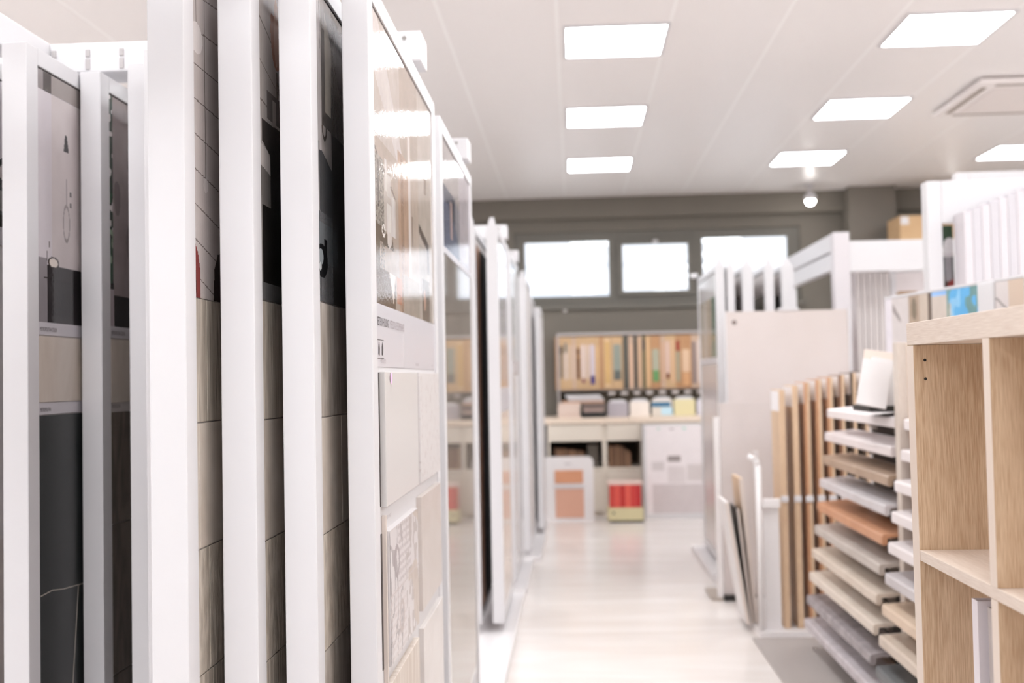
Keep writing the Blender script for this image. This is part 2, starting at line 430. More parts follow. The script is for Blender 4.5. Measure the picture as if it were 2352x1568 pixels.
# --- photo A: bathroom scene with basin, towels and mirror (y measured from the panel's front edge at 2.21)
YA = 2.175
def photoA(a):
    a.c[:] = (176, 160, 148); U = a.U + YA; a.U = U
    a.rect(2.2, 2.6, 1.9, 2.2, (190, 178, 170)); a.poly([(2.2, 2.17), (2.3, 2.17), (2.62, 1.93), (2.55, 1.90), (2.2, 2.06)], (206, 196, 192))
    a.line(2.2, 1.885, 2.52, 1.80, 0.006, (120, 104, 96)); a.poly([(2.2, 1.88), (2.52, 1.795), (2.52, 1.71), (2.2, 1.71)], (196, 186, 178))
    a.rect(2.2, 2.36, 1.69, 1.86, (168, 160, 152))
    n = h2(np.floor(U * 260), np.floor(a.V * 260)); a.put((U < 2.36) & (a.V < 1.86) & (n > 0.6), (128, 120, 112), 0.8)
    a.rect(2.28, 2.30, 1.75, 1.85, (110, 102, 96)); a.rect(2.37, 2.40, 1.80, 1.87, (214, 206, 202)); a.rect(2.40, 2.45, 1.79, 1.84, (206, 198, 192))
    a.poly([(2.2, 1.72), (2.47, 1.70), (2.49, 1.675), (2.2, 1.68)], (112, 98, 86)); a.rect(2.2, 2.3, 1.62, 1.685, (126, 112, 100))
    a.rect(2.395, 2.455, 1.695, 1.775, (222, 214, 210)); a.ell(2.425, 1.695, 0.03, 0.018, (214, 204, 198)); a.rect(2.465, 2.51, 1.71, 1.80, (216, 208, 204))
    a.ring(2.35, 1.707, 0.018, 0.011, 0.25, (236, 230, 226))
    a.rect(2.56, 2.72, 1.54, 1.93, (178, 150, 130)); a.rect(2.60, 2.64, 1.54, 1.93, (160, 132, 112)); a.rect(2.72, 2.755, 1.54, 2.0, (222, 212, 206))
    a.rect(2.757, 2.90, 1.54, 1.95, (188, 172, 160)); a.rect(2.775, 2.79, 1.72, 1.80, (104, 84, 70))
    a.rect(2.90, 3.25, 1.54, 2.17, (190, 178, 168)); a.rect(3.02, 3.06, 1.9, 1.95, (150, 132, 118))
    a.poly([(2.905, 1.80), (3.10, 1.765), (3.10, 1.68), (3.075, 1.68), (3.06, 1.745), (2.905, 1.775)], (92, 80, 74)); a.rect(2.905, 3.06, 1.62, 1.745, (176, 164, 154))
    a.rect(2.2, 2.50, 1.54, 1.62, (118, 98, 82)); a.poly([(2.42, 1.62), (2.5, 1.62), (2.47, 1.55)], (214, 200, 190)); a.rect(2.52, 2.60, 1.56, 1.62, (188, 140, 116))
    a.rect(2.62, 2.9, 1.54, 1.64, (172, 158, 146)); a.rect(2.95, 3.10, 1.54, 1.66, (132, 116, 104)); a.ell(3.0, 1.60, 0.02, 0.03, (196, 160, 142))
    a.mottle(9, 30, 30, 1)

A_ = panel(-0.399, YA, 'white framed panel at the aisle corner with bathroom photo and pale tiles', 1.075, 0.054, photo=photoA, photo_z=(1.543, 2.164), nu=150, nv=150, bracket=False)
A_.name = 'display_panel'
def tA(y0, y1, z0, z1, m, th=0.010):
    return obj('tile', B(-0.008, -0.008 + th + 0.0065, y0 - YA, y1 - YA, z0, z1, 0.0015), m, A_)
obj('panel_sheet', B(-0.0075, -0.005, 0.057, 1.018, 0.13, 1.4095), WHITE2, A_)
DIV = obj('caption_line', B(-0.0045, -0.0035, 0.425, 0.430, 1.412, 1.492), WHITE2, A_)
t1 = tA(2.262, 2.735, 1.119, 1.400, mat('plain_cream_tile', (206, 202, 200), 0.3))
t2 = tA(2.775, 3.180, 1.119, 1.400, ACRYL)
# patterned tile: grey ornament on white
t3 = tA(2.285, 2.700, 0.784, 1.066, mat('white_ornament_tile', (205, 200, 200), 0.35))
def ornament(a):
    a.c[:] = (207, 201, 201)
    u, v = a.U, a.V
    n1 = vnoise(u * 26, v * 20, 2); n2 = vnoise(u * 60 + n1 * 3, v * 46, 5)
    m1 = (np.abs(n1 - 0.5) < 0.07) & (u < 0.17); a.put(m1, (160, 153, 154))
    lat = np.sin((u + v) * 190) * np.sin((u - v) * 190)
    a.put((lat > 0.25) & (u > 0.11) & (u < 0.30) & (v > 0.93), (170, 160, 160)); a.put((lat > 0.3) & (v < 0.93) & (u < 0.22), (192, 182, 180))
    a.put((n2 > 0.62) & (u > 0.22), (168, 158, 154), 0.8); a.put((vnoise(u * 14, v * 14, 9) > 0.66) & (u > 0.25), (186, 172, 160), 0.8)
    a.line(0.0, 0.925, 0.42, 0.93, 0.003, (190, 180, 178)); a.line(0.19, 0.784, 0.19, 1.066, 0.003, (200, 190, 188))
    a.ring(0.09, 0.99, 0.03, 0.03, 0.2, (150, 140, 142)); a.ring(0.15, 0.86, 0.03, 0.03, 0.2, (180, 168, 164))
printed('ornament_print', ornament, 0.002, 0.413, 0.786, 1.064, 110, 90, (lambda U, V: (np.zeros_like(U) + 0.0092, U + 2.285 - YA, V)), SATIN, A_)
t4 = tA(2.772, 3.178, 0.797, 1.084, mat('beige_satin_tile', (200, 191, 186), 0.3, col2=(194, 184, 177), scale=(2, 6, 9), dist=1))
t5 = tA(2.284, 2.70, 0.45, 0.749, WOODT)
t6 = tA(2.780, 3.185, 0.45, 0.752, mat('pale_satin_tile', (208, 202, 199), 0.3, col2=(200, 193, 189), scale=(2, 6, 9), dist=1))
tA(2.284, 2.70, 0.14, 0.41, CREAM); tA(2.780, 3.185, 0.14, 0.41, CREAM)
obj('edge_strip', B(-0.0045, 0.004, 2.270 - YA, 2.282 - YA, 0.45, 1.10, 0.0), CERAM, A_)
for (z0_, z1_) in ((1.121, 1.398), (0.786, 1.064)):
    obj('gap_shade', B(-0.0049, -0.0030, 2.2515 - YA, 2.2600 - YA if z0_ > 1.1 else 2.2640 - YA, z0_, z1_), mat('gasket_and_gap_shade', (70, 62, 60), 0.5), A_)  # dark strip painting the shade of the gap beside the tile
stk = nb(); bmesh.ops.create_circle(stk, cap_ends=True, segments=28, radius=1.0, matrix=Matrix.Translation((0.0098, 2.335 - YA, 1.386)) @ Matrix.Rotation(PI / 2, 4, 'Y') @ Matrix.Diagonal((0.0125, 0.0125, 1, 1)))
st = obj('pink_sticker', stk, mat('pink_paper', (244, 190, 226), 0.6), A_); st['label'] = 'round pink sticker on the cream tile'
XD, YD = (0, 1, 0), (0, 0, 1)
text_obj('printed_caption', 'NEETEON HOUSING', 0.026, INK, A_, (-0.003, 0.066, 1.497), XD, YD, 0.62)
text_obj('printed_caption', 'METEOSTAL E ESTEMPORANEO', 0.026, INK2, A_, (-0.003, 0.232, 1.497), XD, YD, 0.56)
text_obj('printed_caption', 'METALLICO', 0.012, INK2, A_, (-0.003, 0.105, 1.418), XD, YD, 1.0)
text_obj('printed_caption', 'NEVADA', 0.010, INK2, A_, (-0.003, 0.62, 1.418), XD, YD, 1.4)
text_obj('printed_caption', '60', 0.010, INK2, A_, (-0.003, 0.94, 1.418), XD, YD, 1.4)
text_obj('printed_caption', 'METEOR WHITE', 0.011, INK2, A_, (0.0, 0.108, 1.088), XD, YD, 1.0)
ic = nb()
for k, yy in enumerate((0.072, 0.112)):
    box(ic, -0.0036, -0.0030, yy, yy + 0.034, 1.4665, 1.4675); box(ic, -0.0036, -0.0030, yy, yy + 0.034, 1.4275, 1.4285)
    prism(ic, [(yy + 0.012, 1.436), (yy + 0.022, 1.434), (yy + 0.026, 1.448), (yy + 0.020, 1.462), (yy + 0.013, 1.452)], 0, -0.0036, -0.0030)
obj('printed_icons', ic, INK, A_)

# --- B, C, D: panels seen edge-on with a slice of their faces
YB, YC, YD_ = 2.055, 1.985, 1.885
def photoB(a):
    U = a.U + YB; a.U = U; a.c[:] = (150, 144, 142)
    a.rect(2.0, 2.16, 1.54, 2.2, (176, 170, 170)); a.line(2.15, 2.16, 2.152, 2.05, 0.005, (110, 104, 104)); a.line(2.172, 2.16, 2.172, 2.04, 0.004, (120, 112, 112))
    a.rect(2.165, 2.6, 1.90, 2.10, (96, 92, 90)); a.poly([(2.195, 2.14), (2.26, 2.08), (2.25, 1.93), (2.196, 1.93)], (190, 182, 172))
    a.rect(2.26, 2.6, 1.8, 2.2, (120, 114, 110)); a.poly([(2.31, 2.12), (2.36, 2.10), (2.36, 2.0), (2.31, 2.03)], (60, 58, 58))
    a.rect(2.0, 2.138, 1.60, 1.86, (150, 146, 146)); a.poly([(2.136, 1.842), (2.16, 1.845), (2.25, 1.82), (2.25, 1.70), (2.136, 1.722)], (78, 78, 80))
    a.rect(2.25, 2.8, 1.54, 1.9, (70, 66, 64)); a.rect(2.0, 2.25, 1.54, 1.72, (104, 104, 106)); a.rect(2.0, 2.3, 1.62, 1.70, (120, 126, 130), 0.6)
    a.ell(2.15, 1.622, 0.05, 0.034, (24, 24, 26)); a.rect(2.17, 2.195, 1.62, 1.668, (22, 22, 24)); a.ell(2.14, 1.63, 0.022, 0.016, (150, 156, 160)); a.ell(2.135, 1.61, 0.01, 0.008, (200, 204, 206))
    a.line(2.197, 1.60, 2.197, 1.54, 0.003, (60, 60, 60)); a.line(2.141, 1.6, 2.141, 1.54, 0.003, (60, 60, 60))
    a.ring(2.185, 1.895, 0.018, 0.022, 0.2, (70, 64, 60)); a.mottle(8, 20, 14, 4)
def photoC(a):
    U = a.U + YC; a.U = U; a.c[:] = (186, 178, 174)
    a.line(2.02, 2.10, 2.25, 2.02, 0.004, (130, 122, 118)); a.line(2.03, 1.93, 2.3, 1.90, 0.004, (140, 130, 126)); a.line(2.03, 2.01, 2.3, 1.94, 0.003, (150, 140, 136))
    a.ell(2.175, 2.088, 0.042, 0.075, (176, 128, 108)); a.rect(2.12, 2.3, 2.12, 2.2, (196, 186, 180)); a.ell(2.175, 2.09, 0.018, 0.07, (206, 168, 148))
    a.rect(2.172, 2.18, 1.955, 2.01, (112, 98, 86)); a.line(2.18, 1.99, 2.21, 1.955, 0.007, (112, 98, 86)); a.rect(2.10, 2.3, 1.90, 1.955, (126, 118, 116))
    a.rect(2.14, 2.165, 1.89, 1.945, (188, 180, 176)); a.poly([(2.064, 1.89), (2.5, 1.90), (2.5, 1.78), (2.20, 1.80), (2.064, 1.848)], (68, 62, 60))
    a.poly([(2.03, 1.845), (2.10, 1.835), (2.16, 1.80), (2.05, 1.74), (2.03, 1.73)], (208, 200, 196)); a.poly([(2.05, 1.80), (2.3, 1.76), (2.3, 1.70), (2.05, 1.70)], (130, 124, 120))
    a.rect(2.06, 2.9, 1.57, 1.725, (38, 34, 32)); a.rect(2.03, 2.06, 1.54, 1.74, (140, 134, 130)); a.rect(2.12, 2.9, 1.70, 1.86, (52, 48, 46)); a.rect(2.03, 2.9, 1.54, 1.575, (110, 108, 108))
    a.mottle(7, 16, 12, 7)
def photoD(a):
    U = a.U + YD_; a.U = U; a.c[:] = (198, 189, 186)
    for k in range(10):
        z = 2.155 - k * 0.062; sl = 0.16 - k * 0.052
        a.line(1.90, z, 2.8, z + 0.9 * sl, 0.0024, (128, 118, 114))
    a.line(2.011, 2.2, 2.011, 1.75, 0.0025, (110, 102, 98)); a.line(1.966, 2.2, 1.966, 2.04, 0.0025, (120, 112, 108)); a.line(2.09, 2.17, 2.09, 1.54, 0.002, (150, 140, 136))
    a.ell(1.966, 2.02, 0.034, 0.029, (226, 219, 217)); a.ell(2.011, 1.753, 0.012, 0.014, (218, 210, 208))
    a.poly([(1.90, 1.66), (1.935, 1.652), (1.962, 1.625), (1.976, 1.59), (1.976, 1.54), (1.90, 1.54)], (134, 68, 66)); a.line(1.94, 1.645, 1.955, 1.54, 0.006, (96, 40, 40))
    a.poly([(2.05, 1.54), (2.055, 1.60), (2.075, 1.63), (2.12, 1.64), (2.2, 1.62), (2.2, 1.54)], (58, 44, 42)); a.mottle(6, 12, 12, 8)
def wood_tiles(f0, joint=None, m1=GRAINC, m2=STONEC, m3=ROUGHC):
    L = f0 + 1.0
    r = []
    def row(m, z0, z1, cuts):
        ys = [0.058] + cuts + [1.0]
        for p, q in zip(ys, ys[1:]):
            r.append((m, p + 0.0012, q - 0.0012, z0 + 0.0012, z1 - 0.0012, 0.0035))
    row(m1, 1.311, 1.539, [joint[0]] if joint else [])
    row(m2, 1.082, 1.311, [joint[1]] if joint else [0.25])
    row(m3, 0.856, 1.082, [joint[2]] if joint else [])
    row(m1, 0.626, 0.856, [joint[3]] if joint else [])
    row(m2, 0.40, 0.626, []); row(m3, 0.14, 0.40, [])
    return r
kw = dict(nu=100, nv=300, label_z=None, bracket=False, dense=0.34)
panel(-0.489, YB, 'white framed panel just behind the corner panel, with black bottle photo', T=0.062, photo=photoB, photo_z=(1.541, 2.166), tiles=wood_tiles(0, None, mat('veined_grey_tile', (192, 184, 176), 0.4, col2=(150, 140, 130), scale=(6, 20, 2.5), dist=2.5)), **kw)
panel(-0.583, YC, 'white framed panel with copper lamp photo above grained tiles', T=0.064, photo=photoC, photo_z=(1.541, 2.166), tiles=wood_tiles(0), **kw)
panel(-0.676, YD_, 'white framed panel with red chair photo, widest post at the front left', T=0.066, photo=photoD, photo_z=(1.539, 2.164), tiles=wood_tiles(0, (0.122, 0.075, 0.125, 0.14)), **kw)

# --- second group further left: E, F, G and blank-edged H, J
def photoF(a):
    U = a.U + 2.53; a.U = U; a.c[:] = (205, 198, 202)
    a.rect(2.4, 3.9, 2.115, 2.2, (84, 78, 76)); a.rect(2.4, 2.62, 2.115, 2.2, (140, 132, 132))
    a.put(U > 2.66, (196, 184, 180), 0.6)
    a.poly([(2.733, 2.03), (2.741, 2.03), (2.752, 1.992), (2.752, 1.985), (2.724, 1.985), (2.727, 1.995)], (36, 32, 32))
    a.rect(2.737, 2.741, 1.85, 1.915, (90, 84, 84)); a.ring(2.738, 1.80, 0.017, 0.045, 0.11, (150, 142, 140))
    for z in (1.872, 1.845): a.rect(2.757, 2.765, z, z + 0.012, (50, 46, 46))
    a.rect(2.589, 2.592, 1.895, 1.91, (110, 100, 110)); a.rect(2.589, 2.592, 1.862, 1.877, (110, 100, 110))
    a.rect(2.4, 3.9, 1.54, 1.685, (42, 38, 40)); a.rect(2.4, 2.635, 1.54, 1.70, (140, 134, 138)); a.line(2.62, 1.652, 3.2, 1.62, 0.004, (24, 20, 20))
    a.ell(2.668, 1.690, 0.026, 0.012, (226, 216, 206)); a.ring(2.668, 1.692, 0.026, 0.013, 0.14, (60, 50, 46)); a.rect(2.632, 2.637, 1.695, 1.72, (50, 44, 44)); a.rect(2.645, 2.65, 1.73, 1.745, (120, 112, 110))
    a.mottle(7, 14, 10, 3)
def photoE(a):
    U = a.U + 2.80; a.U = U; a.c[:] = (150, 138, 138)
    n = vnoise(U * 60, a.V * 50, 2); a.put((U < 2.879), (214, 208, 208)); a.put((U > 2.855) & (U < 2.882) & (a.V > 1.645) & (n > 0.3), (38, 58, 48)); a.put((U < 2.88) & (a.V < 1.80) & (a.V > 1.66) & (n < 0.5), (140, 158, 136))
    a.put((U < 2.88) & (a.V < 1.9) & (n > 0.6), (60, 84, 68)); a.rect(2.4, 2.884, 1.642, 1.658, (30, 28, 26)); a.rect(2.4, 2.884, 1.54, 1.642, (176, 164, 168))
    a.put((U > 2.884) & (vnoise(U * 22, a.V * 9, 6) > 0.6), (108, 98, 98), 0.6); a.rect(2.884, 3.9, 1.54, 1.625, (34, 30, 30)); a.mottle(10, 20, 12, 5)
def photoG(a):
    a.c[:] = (200, 190, 190); a.rect(-1, 9, 1.95, 2.2, (206, 200, 206)); a.line(0.0, 2.0, 0.4, 1.985, 0.003, (140, 130, 130))
    a.rect(-1, 9, 1.79, 1.912, (70, 74, 76)); a.rect(-1, 9, 1.83, 1.885, (140, 138, 136)); a.rect(-1, 9, 1.79, 1.825, (36, 32, 28)); a.ring(0.09, 1.93, 0.025, 0.03, 0.25, (40, 44, 46)); a.mottle(6, 20, 20, 2)
SL = [(STONEC, 0.06, 1.0, 1.345, 1.507, 0.004), (SLATE, 0.06, 1.0, 0.14, 1.312, 0.004)]
F_ = panel(-1.29, 2.53, 'white framed panel at far left with shower photo and black slate', T=0.062, rz=math.radians(-0.6), photo=photoF, photo_z=(1.541, 2.166), label_z=1.51, tiles=SL, nu=110, nv=200, bracket=False, dense=0.36)
vein = nb()
pts = [(0.062, 0.876), (0.12, 0.880), (0.18, 0.872), (0.29, 0.866)]
for (a, b) in zip(pts, pts[1:]):
    prism(vein, [(a[0], a[1]), (b[0], b[1]), (b[0], b[1] + 0.0022), (a[0], a[1] + 0.0028)], 0, -0.0036, -0.0031)
prism(vein, [(0.22, 0.60), (0.225, 0.60), (0.262, 0.87), (0.259, 0.87)], 0, -0.0036, -0.0031)
obj('mineral_vein', vein, mat('pale_vein', (176, 168, 158), 0.5), F_)
obj('caption_strip', B(-0.0075, -0.0045, 0.06, 1.0, 1.315, 1.343), LABEL, F_)
E_ = panel(-1.226, 2.795, 'white framed panel with green plant photo above brown marble tiles', T=0.055, rz=math.radians(-0.6), photo=photoE, photo_z=(1.541, 2.166), label_z=1.51,
      tiles=[(STONEC, 0.065, 1.0, 1.337, 1.507, 0.004), (MARBLEB, 0.065, 1.0, 1.0145, 1.311, 0.004), (MARBLEB, 0.065, 1.0, 0.617, 1.0115, 0.004), (MARBLEB, 0.065, 1.0, 0.14, 0.614, 0.004)], nu=100, nv=200, bracket=False, dense=0.32)
for P in (F_, E_):
    text_obj('printed_caption', 'METROPOLITAN COLOR', 0.014, INK, P, (-0.003, 0.065, 1.519), XD, YD, 0.55)
    text_obj('printed_caption', 'METROPOLITAN', 0.013, INK, P, (-0.003, 0.065, 1.322), XD, YD, 0.55)
panel(-1.44, 2.62, 'white framed panel cut by the left edge of the picture', T=0.06, photo=photoG, photo_z=(1.79, 2.166), label_z=1.745, tiles=[(WHITE2, 0.06, 1.0, 1.0, 1.74, 0.003), (mat('taupe_tile', (150, 138, 126), 0.4), 0.09, 1.0, 0.2, 1.73, 0.006)], nu=120, nv=80, bracket=False)
panel(-1.066, 2.73, 'white framed panel edge left of the widest front post, shorter of the two blank ones', T=0.06)
panel(-0.985, 2.62, 'white framed panel edge tucked behind the widest front post', T=0.055)

# rack frame that carries them: two beams and side rails above the panels
def rack_frame(label, xl, xr, beams, ztop=2.328, h=0.082, d=0.12, rails=(), slots=None, legs=()):
    t = thing('hanging_rack_frame', label, 'display rack', (xl, beams[0], 0))
    for y in beams:
        obj('cross_beam', B(0, xr - xl, y - beams[0], y - beams[0] + d, ztop - h, ztop, 0.004), WHITE, t)
        sc = nb(); cyl(sc, (xr - xl - 0.045, y - beams[0] - 0.001, ztop - 0.02), (xr - xl - 0.045, y - beams[0] + 0.002, ztop - 0.02), 0.006, 12)
        obj('screw', sc, STEEL, t)
    for (xx, y0, y1) in rails:
        obj('side_rail', B(xx - xl, xx - xl + 0.06, y0 - beams[0], y1 - beams[0], ztop - h - 0.0, ztop, 0.004), WHITE, t)
    for (xx, yy) in legs:
        obj('leg', B(xx - xl, xx - xl + 0.05, yy - beams[0], yy - beams[0] + 0.05, 0, ztop - h - 0.0005), WHITE, t)
    if slots:
        for xx in slots:
            s = nb(); box(s, xx - xl - 0.006, xx - xl + 0.006, -0.004, 0.001, ztop - 0.04, ztop - 0.02, 0.001); box(s, xx - xl - 0.006, xx - xl + 0.006, -0.004, 0.001, ztop - 0.075, ztop - 0.047, 0.001)
            obj('hook_slot', s, mat('slot_grey', (176, 170, 170), 0.5), t)
    return t
rack_frame('white overhead frame of the nearest left rack, dark slots along its cross beam', -1.57, -0.392, [2.92, 1.55], rails=[(-1.481, 1.671, 2.919)], slots=[-1.41, -1.315, -1.22], legs=[(-1.57, 2.96)])
rack_frame('white overhead frame ending in a block above the second left panel', -1.57, -0.392, [4.25], legs=[(-1.57, 4.29)])
rack_frame('white overhead frame with the third block end counted along the aisle', -1.57, -0.386, [6.70], legs=[(-1.57, 6.74)])
rack_frame('white overhead frame with the farthest block end along the aisle', -1.57, -0.386, [8.05], legs=[(-1.57, 8.09)])

# second rack: A2 with a tall mirror-polished slab
def photoA2(a):
    a.c[:] = (150, 148, 156); a.rect(0, 2, 2.0, 2.2, (176, 168, 166)); a.rect(0, 0.45, 1.79, 2.02, (64, 72, 92)); a.poly([(0.05, 2.0), (0.5, 1.9), (0.6, 1.79), (0.05, 1.79)], (96, 104, 128)); a.rect(0.30, 0.36, 1.86, 1.99, (196, 168, 160))
    a.rect(0.6, 2, 1.79, 2.2, (196, 188, 194)); a.mottle(8, 9, 9, 1)
POL = mat('mirror_polished_slab', (150, 140, 132), 0.035, col2=(134, 124, 116), scale=(1, 3, 2), spec=0.8)
panel(-0.400, 3.395, 'second panel along the aisle with a mirror polished grey slab', T=0.05, photo=photoA2, photo_z=(1.81, 2.166), label_z=1.79, nu=70, nv=50,
      tiles=[(POL, 0.057, 1.0, 0.14, 1.788, 0.003)], bracket=False)
panel(-0.56, 3.42, 'panel edge hidden behind the second aisle panel', T=0.05, bracket=False)
# third rack
DARKT = mat('near_black_tile', (26, 22, 20), 0.65, spec=0.15)
BRW = mat('brown_wood_edge', (216, 176, 150), 0.5)
p3 = panel(-0.512, 5.86, 'panel with a near black face in the third left rack', T=0.05, tiles=[(BRW, 0.056, 0.36, 0.14, 2.12, 0.003), (DARKT, 0.361, 0.944, 0.14, 2.12, 0.003)], bracket=True, length=1.0)
def photoP4(a):
    a.c[:] = (206, 202, 206); a.rect(0, 2, 1.30, 1.58, (186, 160, 146)); a.mottle(5, 5, 5, 2)
p4 = panel(-0.392, 5.88, 'glossy panel with beige slab in the third left rack, beside the black one', T=0.062, photo=photoP4, photo_z=(1.33, 2.166), label_z=1.20,
      tiles=[(mat('beige_slab', (212, 194, 178), 0.12), 0.06, 0.86, 0.14, 1.19, 0.003)], nu=30, nv=40, length=0.93)
# fourth to sixth racks
p5 = panel(-0.392, 7.10, 'panel with dark green picture in the fourth left rack', T=0.062, photo=lambda a: (a.c.__setitem__(slice(None), (96, 100, 88)), a.mottle(20, 8, 6, 3)), photo_z=(1.5, 2.166), label_z=1.42, nu=20, nv=20, length=1.0,
      tiles=[(mat('grey_glossy_slab', (170, 158, 148), 0.06), 0.06, 0.94, 0.14, 1.4, 0.003)])
panel(-0.345, 8.36, 'blank white panel in the fifth left rack', T=0.056, length=0.95, zt=2.16)
panel(-0.352, 9.5, 'blank white panel in the sixth left rack, narrow front edge', T=0.03, length=0.9, zt=2.10, bracket=False)
panel(-0.276, 9.56, 'last white panel on the left before the back counter', T=0.05, length=0.86, zt=2.0, bracket=False)
# base trays of the left racks
TRAY = mat('white_base_tray', (222, 218, 219), 0.3)
def tray(x0, x1, y0, y1, z1, label):
    t = thing('base_tray', label, 'plinth', (x0, y0, 0))
    obj('deck', B(0, x1 - x0, 0, y1 - y0, 0.0, z1, 0.004), TRAY, t)
    obj('lip', B(x1 - x0 - 0.012, x1 - x0, 0, y1 - y0, z1 + 0.0003, z1 + 0.018, 0.002), TRAY, t)
tray(-1.5, -0.345, 1.5, 3.28, 0.03, 'white base tray under the nearest left panels')
tray(-1.5, -0.345, 3.36, 4.60, 0.03, 'white base tray under the second left rack')
tray(-1.5, -0.330, 4.75, 7.0, 0.03, 'long white base tray under the third left rack, beside the bright floor')
tray(-1.5, -0.318, 7.05, 8.25, 0.03, 'white base tray under the fourth left rack')
tray(-1.5, -0.262, 8.30, 10.45, 0.03, 'white base tray under the last left panels')
# dark screen put in for the shade in the gap left of the counter
dk = thing('gap_shade_sheet', 'black sheet standing for the shade left of the back counter', 'shade stand-in', (-0.75, 10.95, 0))
obj('shade_screen', B(0, 0.476, 0, 0.03, 0.02, 0.912, 0.003), BLACK, dk); obj('foot', B(0.02, 0.40, -0.06, 0.09, 0, 0.02, 0.002), BLACK, dk)  # sheet and foot only stand in for the shade

# ================================================================== OAK SHELF UNIT (right front)
SX = 0.62
sh = thing('shelf_unit', 'light oak open shelf unit at the right edge, front corner in focus', 'shelf', (SX, 2.069, 0))
D_ = 0.39; L_ = 1.9
obj('top_board', B(0, D_, -L_, 0, 1.427, 1.468, 0.0012), OAKY, sh)
obj('side_board', B(0.0, D_, -0.038, 0.0, 0.0, 1.4267, 0.0008), OAK, sh)
obj('side_board', B(0.0, D_, -L_, -L_ + 0.038, 0.0, 1.4267, 0.0008), OAK, sh)
obj('base_board', B(0.0, D_, -L_ + 0.0385, -0.0385, 0.0, 0.04), OAKY, sh)
zs = [(1.037, 1.056), (0.668, 0.687), (0.34, 0.359)]
for (a, b) in zs:
    obj('shelf_board', B(0.0, D_ - 0.002, -L_ + 0.0385, -0.0385, a, b, 0.0012), OAKY, sh)
ys = [-0.376 - 0.360 * k for k in range(4)]
lev = [(1.0562, 1.4268), (0.6872, 1.0368), (0.3592, 0.6678), (0.0402, 0.3398)]
for k, y in enumerate(ys):
    for (a, b) in lev:
        obj('divider', B(0.0, D_ - 0.002, y - 0.026, y, a, b, 0.0006), OAK, sh)
hl = nb()
for z in (1.399, 1.365):
    cyl(hl, (0.020, -0.0384, z), (0.020, -0.0375, z), 0.0027, 14)
# front edge banding, lighter than the faces
eb = nb()
obj('pin_hole', hl, BLACK, sh)
obj('edge_band', B(-0.0006, 0.0, -0.0375, -0.0005, 0.002, 1.426), OAKEDGE, sh)
for k, y in enumerate(ys):
    for (a, b) in lev:
        obj('edge_band', B(-0.0006, 0.0, y - 0.0258, y - 0.0002, a, b), OAKEDGE, sh)
# catalogues in the lower cell
def book(y0, y1, z1, x0, m, label, spine=None, w_=0.24):
    t = thing('catalogue', label, 'book', (x0, y0, 0.6872))
    h = z1 - 0.6872
    obj('cover', B(0, 0.0015, 0, y1 - y0, 0, h), m, t)
    obj('cover', B(0.0016, w_, 0, 0.0015, 0, h), m, t); obj('cover', B(0.0016, w_, y1 - y0 - 0.0015, y1 - y0, 0, h), m, t)
    obj('page_block', B(0.0017, w_ - 0.006, 0.0017, y1 - y0 - 0.0017, 0.003, h - 0.004), spine or WHITE2, t)
book(1.836, 1.862, 1.003, 0.650, mat('lilac_white_cover', (226, 219, 224), 0.35), 'thick white binder standing in the lower left shelf cell')
book(1.793, 1.820, 0.997, 0.660, mat('grey_cover', (184, 174, 170), 0.3), 'thin grey catalogue right of the white binder in the shelf cell', mat('dark_pages', (74, 60, 56), 0.6))
book(1.760, 1.782, 0.992, 0.672, mat('dark_brown_cover', (60, 44, 40), 0.35), 'slim dark brown catalogue half hidden right of the grey one')

# ================================================================== STAIR PROFILE STAND (right)
ps = thing('profile_stand', 'upright pale wood stand carrying sample profiles behind the shelf', 'display stand', (1.268, 4.36, 0))
POSTM = wood('greyed_wood', (212, 200, 190), (196, 182, 170), 2, 40)
obj('post', B(0, 0.036, 0, 0.06, 0, 1.492, 0.002), POSTM, ps)
obj('side_panel', B(0.0365, 0.19, 0.0, 0.018, 0, 1.489, 0.001), mat('pale_oak_panel', (226, 210, 196), 0.5, col2=(216, 198, 182), scale=(30, 30, 3)), ps)
obj('back_panel', B(0.175, 0.190, 0.0205, 1.05, 0.05, 1.14), mat('dark_back_panel', (52, 42, 36), 0.7), ps)
obj('back_panel', B(0.20, 0.215, -1.3, -0.0, 0.05, 1.44), mat('taupe_back_panel', (150, 130, 112), 0.7), ps)
obj('base_rail', B(0.037, 0.190, 0.0205, 1.05, 0, 0.0495), POSTM, ps)
def profile(i, col, x0, z, ya, yb, label, m, dp=0.15):
    """L-shaped stair nosing: sloping plate and a lip turned down along its front"""
    t = thing('stair_profile', label, 'profile sample', (x0, ya, z), 0, None)
    L = yb - ya
    b = nb()
    prism(b, [(0.0, 0.0), (0.006, 0.006), (dp, 0.018), (dp, 0.004), (0.022, -0.008), (0.020, -0.034), (0.004, -0.037), (0.0, -0.033)], 1, 0, L)
    obj('nosing', b, m, t)
    br = nb()
    for yy in (L * 0.25, L * 0.72):
        prism(br, [(0.06, 0.0), (dp + 0.008, 0.003), (dp + 0.008, -0.085), (dp - 0.012, -0.085)], 1, yy, yy + 0.012)
    obj('support_bracket', br, mat('bracket_grey', (190, 180, 172), 0.5), t)
    return t
def pm_(nm, c, c2, sc=(6, 3, 6)):
    return mat(nm, c, 0.42, col2=c2, scale=sc)
c1 = [('white', (232, 224, 224), (226, 217, 216)), ('pale white oak', (224, 214, 213), (214, 203, 202)), ('taupe brown', (176, 152, 132), (156, 132, 112)), ('light grey', (206, 200, 202), (192, 185, 186)),
      ('orange brown', (204, 152, 118), (186, 132, 98)), ('stone grey', (196, 186, 178), (180, 170, 162)), ('beige', (216, 202, 188), (202, 186, 170)), ('cream', (222, 210, 198), (210, 196, 182)),
      ('dark mottled grey', (172, 164, 166), (136, 128, 130)), ('pale grey stone', (206, 198, 202), (186, 178, 180))]
